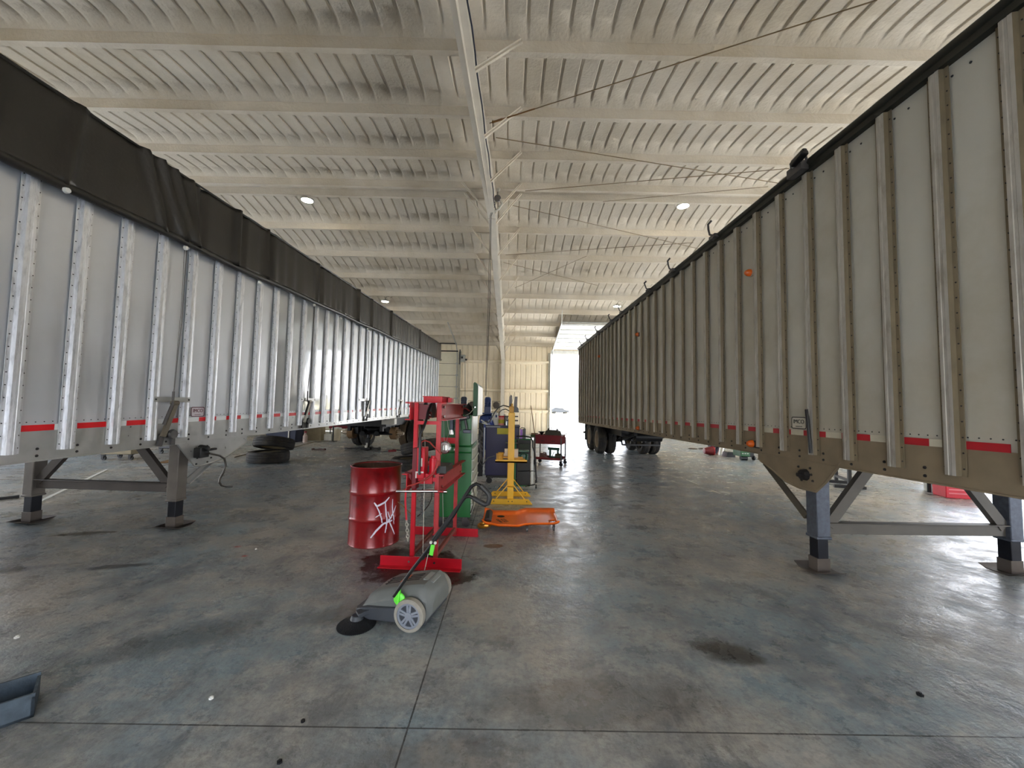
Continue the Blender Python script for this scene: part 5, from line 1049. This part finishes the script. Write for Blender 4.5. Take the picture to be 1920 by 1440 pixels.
t = thing('hand_vacuum', 'dark khaki round-backed tool on the right of the cart lower shelf', 'power tool', oncart(0.29,-0.13,0.171), -0.3); b = MB(); b.lathe([(0.0,-0.1),(0.07,-0.09),(0.085,0.0),(0.07,0.09),(0.0,0.1)],c=(-0.02,0,0.08),axis='x',n=18); b.build('tool_body', M['khaki'], t); b = MB(); b.bar((0.0,-0.05,0.12),(0.1,-0.06,0.02),0.03,0.03); b.build('nozzle', M['blackp'], t)
t = thing('push_broom', 'long-handled green push broom standing upside down near the far wall', 'broom', (0.80, 12.6, 0)); b = MB(); b.bx(-0.11,0.11,-0.04,0.04,0.72,0.77); b.build('broom_block', M['wood'], t); b = MB(); b.bx(-0.12,0.12,-0.045,0.045,0.64,0.72); b.build('bristles', M['bristg'], t, smooth=False)
p0, p1 = atY(991,812,12.6), atY(991,762,12.6); b = MB(); b.tube([(0.0,0,0.76),(-0.13,0,1.64)],0.013,8); b.tube([(0.0,0,0.0),(0.0,0,0.66)],0.02,8); b.cyl((0,0,0),(0,0,0.02),0.15); b.build('broom_handle', M['wood'], t)
# ------------------------------------------------------------------ loose things on the floor, left side
def flat_tire(name, lab, loc, group=None):
    t = thing(name, lab, 'tire', loc, 0, group); b, r_ = MB(), MB(); tire(b, r_, (0,0,0.145), axis='z', w=0.28); b.build('tire_casing', M['rubber'], t)
    r_.lathe([(0.0,0.04),(0.11,0.04),(0.13,0.08),(0.27,0.10),(0.285,0.12)], c=(0,0,0.13), n=28); r_.build('wheel_rim', M['orim'], t)
    b = MB()
    for k in range(10): a = 2*PI*k/10; b.cyl((0.19*math.cos(a),0.19*math.sin(a),0.215),(0.19*math.cos(a),0.19*math.sin(a),0.235),0.03,n=8)
    b.build('hand_holes', M['black'], t); return t
flat_tire('truck_wheel', 'truck wheel lying flat on the floor, lower of the pair under the left trailer', (-6.45,10.72,0), 'loose truck wheels')
def tilted(lab, loc, ax, ang_, nm='truck_tire'):
    t = thing(nm, lab, 'tire', loc, 0, 'loose truck wheels'); R = Matrix.Rotation(ang_, 3, ax); b, r_ = MB(), MB(); tire(b, r_, (0,0,0), axis='z', w=0.27, R=R); b.build('tire_casing', M['rubber'], t)
    r_.lathe([(0.0,0.0),(0.12,0.0),(0.27,0.02),(0.285,0.05)], R=R, n=28); r_.build('wheel_rim', M['orim'], t); return t
tilted('dusty tire leaning on the flat wheel under the left trailer', (-6.42,10.90,0.475), Vector((1,0,0)), math.radians(-15))
flat_tire('truck_wheel', 'truck wheel lying flat between the red drum and the press, behind them', (-2.42,9.95,0))
tilted('tire propped on the flat wheel behind the press', (-2.25,10.15,0.535), Vector((0.5,1,0)).normalized(), math.radians(-14))
def rolling_cart(lab, x, y, rz, w, d, h, m):
    t = thing('equipment_cart', lab, 'cart', (x,y,0), rz); b = MB(); b.bx(-w/2,w/2,-d/2,d/2,0.15,h); b.build('cart_body', m, t, bevel=0.02)
    for sx in (-1,1):
        for sy in (-1,1): caster(t, sx*(w/2-0.05), sy*(d/2-0.06), 0.055, M['black'], 0.15, 0.04)
    return t
rolling_cart('cart whose four black casters show under the left trailer rail', -10.3, 10.75, 0.1, 0.75, 0.6, 0.85, M['tan'])
rolling_cart('black cart seen under the rail beside the left trailer gusset', -10.0, 12.2, 0.0, 0.9, 0.6, 0.9, M['black'])
def flatbox(name, lab, cat, pts, h, m, w=None):
    t = None; b = MB(); a, c = Vector((*pts[0],0)), Vector((*pts[1],0)); mid = (a+c)/2
    o = MB(); o.bar(a-mid+Vector((0,0,h/2)), c-mid+Vector((0,0,h/2)), w or 0.08, h); ob = o.build(name, m, None, loc=mid, bevel=min(h*0.2,0.004)); tag(ob, lab, cat); return ob
flatbox('wooden_lath', 'pale thin lath on the floor beyond the left landing gear', 'board', (fl(60,948),fl(200,881)), 0.012, M['white'], 0.05)
flatbox('pry_bar', 'black bar lying on the floor at the left edge under the trailer', 'bar', (fl(-30,940),fl(36,933)), 0.04, M['black'], 0.08)
flatbox('flattened_cardboard', 'brown flattened scrap on the floor behind the left landing gear', 'scrap', (fl(318,868),fl(355,858)), 0.02, mat('cardboard_brown',(132,100,62),0.8), 0.5)
t = thing('storage_box', 'tan box standing against the far wall under the left trailer', 'box', (-8.35,17.0,0)); b = MB(); b.bx(-0.4,0.4,-0.2,0.2,0,0.75); b.build('box_body', M['tan'], t, bevel=0.01); b = MB(); b.bx(-0.41,0.41,-0.21,0.21,0.72,0.76); b.build('box_lid', M['tan'], t)
t = thing('storage_bin', 'dark blue covered bin left of the tan box', 'bin', (-9.0,16.2,0)); b = MB(); b.prism([(-0.7,0),(0.45,0),(0.5,0.7),(-0.75,0.75)],'y',-0.3,0.3); b.build('bin_body', M['dblue'], t, bevel=0.02); b = MB(); b.tube([(0.2,-0.31,0.1),(0.2,-0.31,0.6)],0.03,8); b.build('side_post', M['ltsteel'], t)
t = thing('solvent_can', 'small pale and red can standing beside the tan box', 'can', (-8.25,16.1,0)); b = MB(); b.lathe([(0.0,0.0),(0.09,0.0),(0.09,0.26),(0.04,0.32),(0.04,0.38),(0.0,0.38)],n=16); b.build('can_body', mat('can_pale',(170,150,140),0.5), t); b = MB(); b.cyl((0,0,0.38),(0,0,0.45),0.05); b.build('can_cap', M['maroon'], t)
t = thing('parts_crate', 'white crate on the floor right of the tan box', 'crate', (-7.72,17.2,0)); b = MB(); b.bx(-0.22,0.1,-0.15,0.15,0,0.26); b.build('crate_body', M['white'], t, bevel=0.01); b = MB(); b.bx(-0.2,0.08,-0.14,0.14,0.26,0.27); b.build('crate_rim', M['greyl'], t)
t = thing('waste_bin', 'beige waste bin right of the white crate', 'bin', (-7.42,17.1,0)); b = MB(); b.lathe([(0.0,0.0),(0.15,0.0),(0.18,0.5),(0.0,0.5)],n=18); b.build('bin_body', mat('beige_bin',(196,184,156),0.5), t); b = MB(); b.lathe([(0.0,0.5),(0.19,0.5),(0.19,0.55),(0.0,0.58)],n=18); b.build('bin_lid', M['greyl'], t)
t = thing('parts_washer', 'red bench unit behind the white crate under the left trailer', 'bench', (-7.7,18.3,0)); b = MB(); b.bx(-0.5,0.5,-0.25,0.25,0.45,0.85); b.build('wash_tank', M['maroon'], t, bevel=0.01)
for sx in (-0.45,0.45):
    for sy in (-0.2,0.2): b = MB(); b.cb((sx,sy,0.225),(0.04,0.04,0.45)); b.build('leg', M['gsteel'], t)
t = thing('pipe_stand', 'thin dark post stand in front of the far clutter under the left trailer', 'stand', (*fl(624,828),0)); b = MB(); b.cyl((0,0,0),(0,0,0.75),0.03); b.build('stand_post', M['black'], t); b = MB(); b.cb((0,0,0.01),(0.2,0.2,0.02)); b.build('stand_foot', M['black'], t); b = MB(); b.lathe([(0.0,-0.02),(0.1,-0.02),(0.1,0.02),(0.0,0.02)],c=(-0.02,-0.05,0.8),axis='y',n=16); b.build('reel_head', M['white'], t)
b = MB(); b.tube([(*fl(px,py),0.012) for px, py in [(440,858),(470,850),(520,843),(548,840),(570,834),(590,829),(612,828),(632,828)]],0.012,6); tag(b.build('air_hose', mat('brown_hose',(84,68,44),0.6)), 'thin brown hose running over the floor behind the left tire pair', 'hose')
t = thing('bar_clamp', 'small rusty clamp lying on the floor left of the trailer jack', 'clamp', (*fl(598,844),0)); b = MB(); b.bar((-0.2,0,0.02),(0.2,0,0.02),0.02,0.03); b.cb((-0.2,0,0.03),(0.06,0.1,0.05)); b.cb((0.19,0,0.03),(0.05,0.1,0.05)); b.build('clamp_bar', mat('rusty_tool',(70,36,28),0.7), t); b = MB(); b.cb((0.05,-0.02,0.05),(0.1,0.03,0.03)); b.build('clamp_screw', M['gsteel'], t)
# jack under the stripped axle
t = thing('trailer_jack', 'black jack propping up the stripped axle of the left trailer', 'jack', (-4.98,13.95,0)); b = MB(); b.cb((0,0,0.05),(0.34,0.34,0.07)); b.bar((-0.75,-0.05,0.03),(-0.1,0,0.05),0.05,0.04); b.bar((0.1,0,0.05),(0.45,0.12,0.03),0.06,0.05); b.build('jack_base', M['black'], t, bevel=0.006)
b = MB(); b.bar((0.0,0.0,0.07),(0.04,0,0.40),0.13,0.13); b.cyl((0.04,0,0.40),(0.05,0,0.52),0.05); b.build('jack_column', M['black'], t, bevel=0.006); b = MB(); b.cyl((0.03,-0.12,0.12),(0.03,-0.19,0.12),0.045); b.bx(0.0,0.06,-0.1,-0.08,0.14,0.24); b.build('release_valve', M['ltsteel'], t); b = MB(); b.cyl((0.38,0.08,0.04),(0.44,0.12,0.04),0.05); b.cyl((-0.75,-0.05,0.03),(-0.66,-0.05,0.03),0.035); b.build('jack_foot', M['gsteel'], t)
t = thing('grease_gun', 'dark red hand tool lying on the floor left of the tires behind the drum', 'hand tool', (*fl(735,848),0)); b = MB(); b.bar((-0.12,0,0.04),(0.14,0.02,0.06),0.09,0.07); b.build('tool_body', M['maroon'], t, bevel=0.01); b = MB(); b.bar((0.0,0.05,0.09),(0.30,0.05,0.06),0.03,0.03); b.bar((-0.3,-0.02,0.02),(-0.1,0,0.03),0.02,0.02); b.build('lever', M['black'], t)
# steel box at the lower left
t = thing('steel_channel', 'dark weathered open steel channel at the lower left corner of the floor', 'channel', (-2.36,2.085,0), math.radians(45)); w_ = 0.23
b = MB(); b.bx(-0.9,0,0,0.012,0,0.115); b.bx(-0.9,0,w_-0.012,w_,0,0.115); b.bx(-0.9,0,0,w_,0,0.012); b.bx(-0.012,0,0,w_,0,0.10); b.build('channel_body', M['stoneg'], t, smooth=False); b = MB(); b.bx(-0.88,-0.015,0.015,w_-0.015,0.012,0.016); b.build('black_sheet', M['black'], t)  # thin black sheet over the inner floor of the channel
# ------------------------------------------------------------------ right side under the trailer
t = thing('welder_cart', 'dark green welder on wheels seen under the right trailer', 'welder', (7.62,12.95,0)); b = MB(); b.bx(-0.17,0.13,-0.2,0.25,0.13,0.75); b.build('welder_case', M['gdark'], t, bevel=0.01); b = MB(); b.bx(-0.13,0.09,-0.206,-0.2,0.30,0.34); b.bx(-0.13,-0.08,-0.206,-0.2,0.21,0.24); b.bx(-0.05,0.0,-0.206,-0.2,0.21,0.24); b.bx(0.03,0.08,-0.206,-0.2,0.21,0.24); b.build('welder_dials', M['greyp'], t)
b = MB(); b.cyl((-0.12,-0.1,0.07),(0.08,-0.1,0.07),0.07); b.cyl((0.28,-0.1,0.08),(0.32,-0.1,0.08),0.08); b.bx(0.12,0.3,-0.12,0.2,0.10,0.5); b.build('wheels', M['black'], t)
t = thing('shop_bucket', 'red rounded bucket tipped over under the right trailer', 'bucket', (*fl(1328,853),0)); b = MB(); b.lathe([(0.0,-0.16),(0.1,-0.15),(0.14,0.0),(0.16,0.15),(0.0,0.15)],c=(0,0,0.145),axis='x',n=16); b.build('bucket_body', M['maroon'], t); b = MB(); b.cyl((0.15,0,0.145),(0.17,0,0.145),0.165); b.build('bucket_rim', M['red'], t)
t = thing('parts_pallet', 'white and blue bundle next to the red bucket under the right trailer', 'bundle', (7.62,14.3,0)); b = MB(); b.bar((-0.15,0,0.0),(0.0,0.1,0.5),0.2,0.1); b.bar((0.0,-0.05,0.02),(0.12,0.0,0.5),0.1,0.05); b.build('bundle_body', M['white'], t); b = MB(); b.bar((-0.2,-0.03,0.05),(-0.08,0,0.3),0.1,0.05); b.cb((-0.25,0.1,0.42),(0.2,0.2,0.3)); b.build('bundle_wrap', M['dblue'], t)
t = thing('storage_tray', 'low black tray right of the white bundle under the right trailer', 'tray', (7.62,13.75,0)); b = MB(); b.prism([(-0.17,0.0),(0.14,0.0),(0.13,0.16),(-0.13,0.16)],'y',-0.15,0.15); b.build('tray_body', M['black'], t); b = MB(); b.bx(-0.12,0.12,-0.14,0.14,0.16,0.17); b.build('tray_rim', M['blackp'], t)
for i, (px, py, r) in enumerate([(1299,842,0.16),(1320,842,0.2)]):
    b = MB(); x, y = fl(px,py); b.tube([(r*math.cos(a),r*math.sin(a),0.02) for a in [2*PI*q/24 for q in range(24)]],0.018,6,closed=True); tag(b.build('hose_ring', mat('ring_brown',(110,96,80),0.7), None, loc=(x,y,0)), ['small ring of hose lying on the floor beyond the right trailer wheels','larger ring of hose on the floor right of the small one'][i], 'hose', 'hose rings on the floor')
t = thing('roller_stand', 'black steel stand with T-shaped feet seen behind the right trailer brace', 'stand', (7.35,8.75,0), -0.35)
for y in (-0.33, 0.33):
    b = MB(); b.cb((0.0,y,0.03),(0.55,0.07,0.06)); b.build('foot', M['black'], t)
b = MB()
for x, y in ((0,-0.33),(0,0.33)): b.cb((x,y,0.45),(0.06,0.06,0.84))
b.bar((0,-0.33,0.16),(0,0.33,0.16),0.05,0.05); b.build('upright', M['black'], t); b = MB(); b.bar((-0.3,-0.33,0.88),(0.3,-0.33,0.88),0.06,0.06); b.bar((-0.3,0.33,0.88),(0.3,0.33,0.88),0.06,0.06); b.bar((0,-0.33,0.88),(0,0.33,0.88),0.06,0.06); b.build('top_rail', M['black'], t)
t = thing('plastic_crate', 'red plastic crate on the floor beyond the far landing leg of the right trailer', 'crate', (8.75,7.75,0), -0.3); b = MB(); b.bx(-0.28,0.22,-0.18,0.18,0.0,0.32); b.build('crate_body', mat('crate_red',(206,22,48),0.4), t, bevel=0.01)
b = MB()
for k in range(3): b.bx(-0.24,0.18,-0.186,-0.18,0.08+0.07*k,0.105+0.07*k)
b.build('crate_slots', mat('crate_pink',(226,120,130),0.5), t, smooth=False)
t = thing('paint_bucket', 'white bucket just left of the red crate under the right trailer', 'bucket', (8.86,8.3,0)); b = MB(); b.lathe([(0.0,0.0),(0.13,0.0),(0.15,0.36),(0.155,0.37),(0.0,0.37)],n=20); b.build('bucket_body', M['white'], t); b = MB(); b.tube([(0.15*math.cos(a),0.15*math.sin(a),0.36-0.1*math.sin(a/1)) for a in [PI*q/10 for q in range(11)]],0.006,5); b.build('bucket_handle', M['gsteel'], t)
t = thing('support_post', 'short black post left of the white bucket under the right trailer', 'post', (*fl(1743,923),0)); b = MB(); b.cyl((0,0,0.0),(0,0,0.9),0.035); b.build('post_tube', M['black'], t); b = MB(); b.cyl((0,0,0.9),(0,0,0.95),0.06); b.build('post_cap', M['black'], t)
# small litter on the near floor
for i, (px, py, m, r, lab, cat, nm) in enumerate([(1725,1304,'black',0.017,'black bolt lying on the floor at the right foreground','bolt','loose_bolt'),(396,1310,'white',0.012,'tiny white scrap on the floor at the left foreground','scrap','paper_scrap'),(568,1353,'black',0.011,'small dark nut beside the cross joint','nut','loose_nut'),(524,1430,'black',0.012,'small dark nut near the bottom edge of the floor','nut','loose_nut'),(32,1196,'white',0.015,'white paper scrap at the far left foreground','scrap','paper_scrap'),(480,1030,'white',0.012,'white scrap on the floor in front of the left landing leg','scrap','paper_scrap')]):
    x, y = fl(px,py); b = MB(); b.lathe([(0.0,0.0),(r,0.0),(r,r*0.7),(r*0.5,r*0.8),(r*0.5,r*1.1),(0.0,r*1.1)],n=6); tag(b.build(nm, M[m], None, loc=(x,y,0.0)), lab, cat)
# ------------------------------------------------------------------ car in the yard
t = thing('parked_car', 'silver car parked far out in the yard beyond the open door', 'car', (12.3,98,-0.03), 0.1)
b = MB(); prof = [(-2.2,0.35),(2.2,0.35),(2.25,0.7),(2.15,0.95),(1.2,1.05),(0.6,1.5),(-1.3,1.55),(-2.0,1.1),(-2.25,0.95)]; b.prism(prof,'y',-0.9,0.9); b.build('car_body', M['carp'], t, bevel=0.08)
b = MB(); b.prism([(0.55,1.08),(0.95,1.08),(0.5,1.42),(-1.15,1.45),(-1.6,1.1)],'y',-0.91,0.91); b.build('side_windows', M['glass'], t)
for x in (-1.4,1.4):
    for y in (-0.85,0.85): b = MB(); b.cyl((x,y-0.1,0.33),(x,y+0.1,0.33),0.33,n=20); b.build('wheel', M['rubber'], t)
# ------------------------------------------------------------------ daylight
w = bpy.data.worlds.new('sky'); scene.world = w; w.use_nodes = True; nt = w.node_tree; N = nt.nodes; L_ = nt.links
bg = N['Background']; tc = N.new('ShaderNodeTexCoord'); sp = N.new('ShaderNodeSeparateXYZ'); L_.new(tc.outputs['Generated'], sp.inputs[0])
cr = N.new('ShaderNodeValToRGB'); cr.color_ramp.elements[0].position = 0.0; cr.color_ramp.elements[0].color = (1.0,0.98,0.95,1); cr.color_ramp.elements[1].position = 0.5; cr.color_ramp.elements[1].color = (0.50,0.68,1.0,1)
L_.new(sp.outputs[2], cr.inputs[0]); L_.new(cr.outputs[0], bg.inputs['Color']); bg.inputs['Strength'].default_value = SKY
sd_ = bpy.data.lights.new('sun', 'SUN'); sd_.energy = SUN; sd_.angle = 0.01; sd_.color = (1.0,0.97,0.93); so = bpy.data.objects.new('sun', sd_); COL.objects.link(so)
so.rotation_euler = Euler((math.radians(-35), math.radians(20), 0)); so.location = (0,-10,20)
def portal(x, y, z, w_, h_, rot):
    l = bpy.data.lights.new('daylight_opening', 'AREA'); l.shape = 'RECTANGLE'; l.size = w_; l.size_y = h_; l.cycles.is_portal = True
    o = bpy.data.objects.new('daylight_opening', l); COL.objects.link(o); o.location = (x,y,z); o.rotation_euler = rot
for a, c, h in (FAR_DOORS[2],): portal((a+c)/2, YW_+0.25, h/2, c-a, h, (math.radians(-90),0,0))
for a, c, h in NEAR_DOORS: portal((a+c)/2, YN-0.25, h/2, c-a, h, (math.radians(90),0,0))
portal(XR+0.2, 9.0, 2.2, 12.0, 4.4, (math.radians(90),0,math.radians(90)))
portal(XL-0.2, 6.4, 2.1, 11.8, 4.2, (math.radians(90),0,math.radians(-90)))
vs_ = scene.view_settings; vs_.view_transform = 'Standard'; vs_.look = 'None'; vs_.gamma = 1.0; vs_.exposure = EXPO; vs_.use_curve_mapping = False
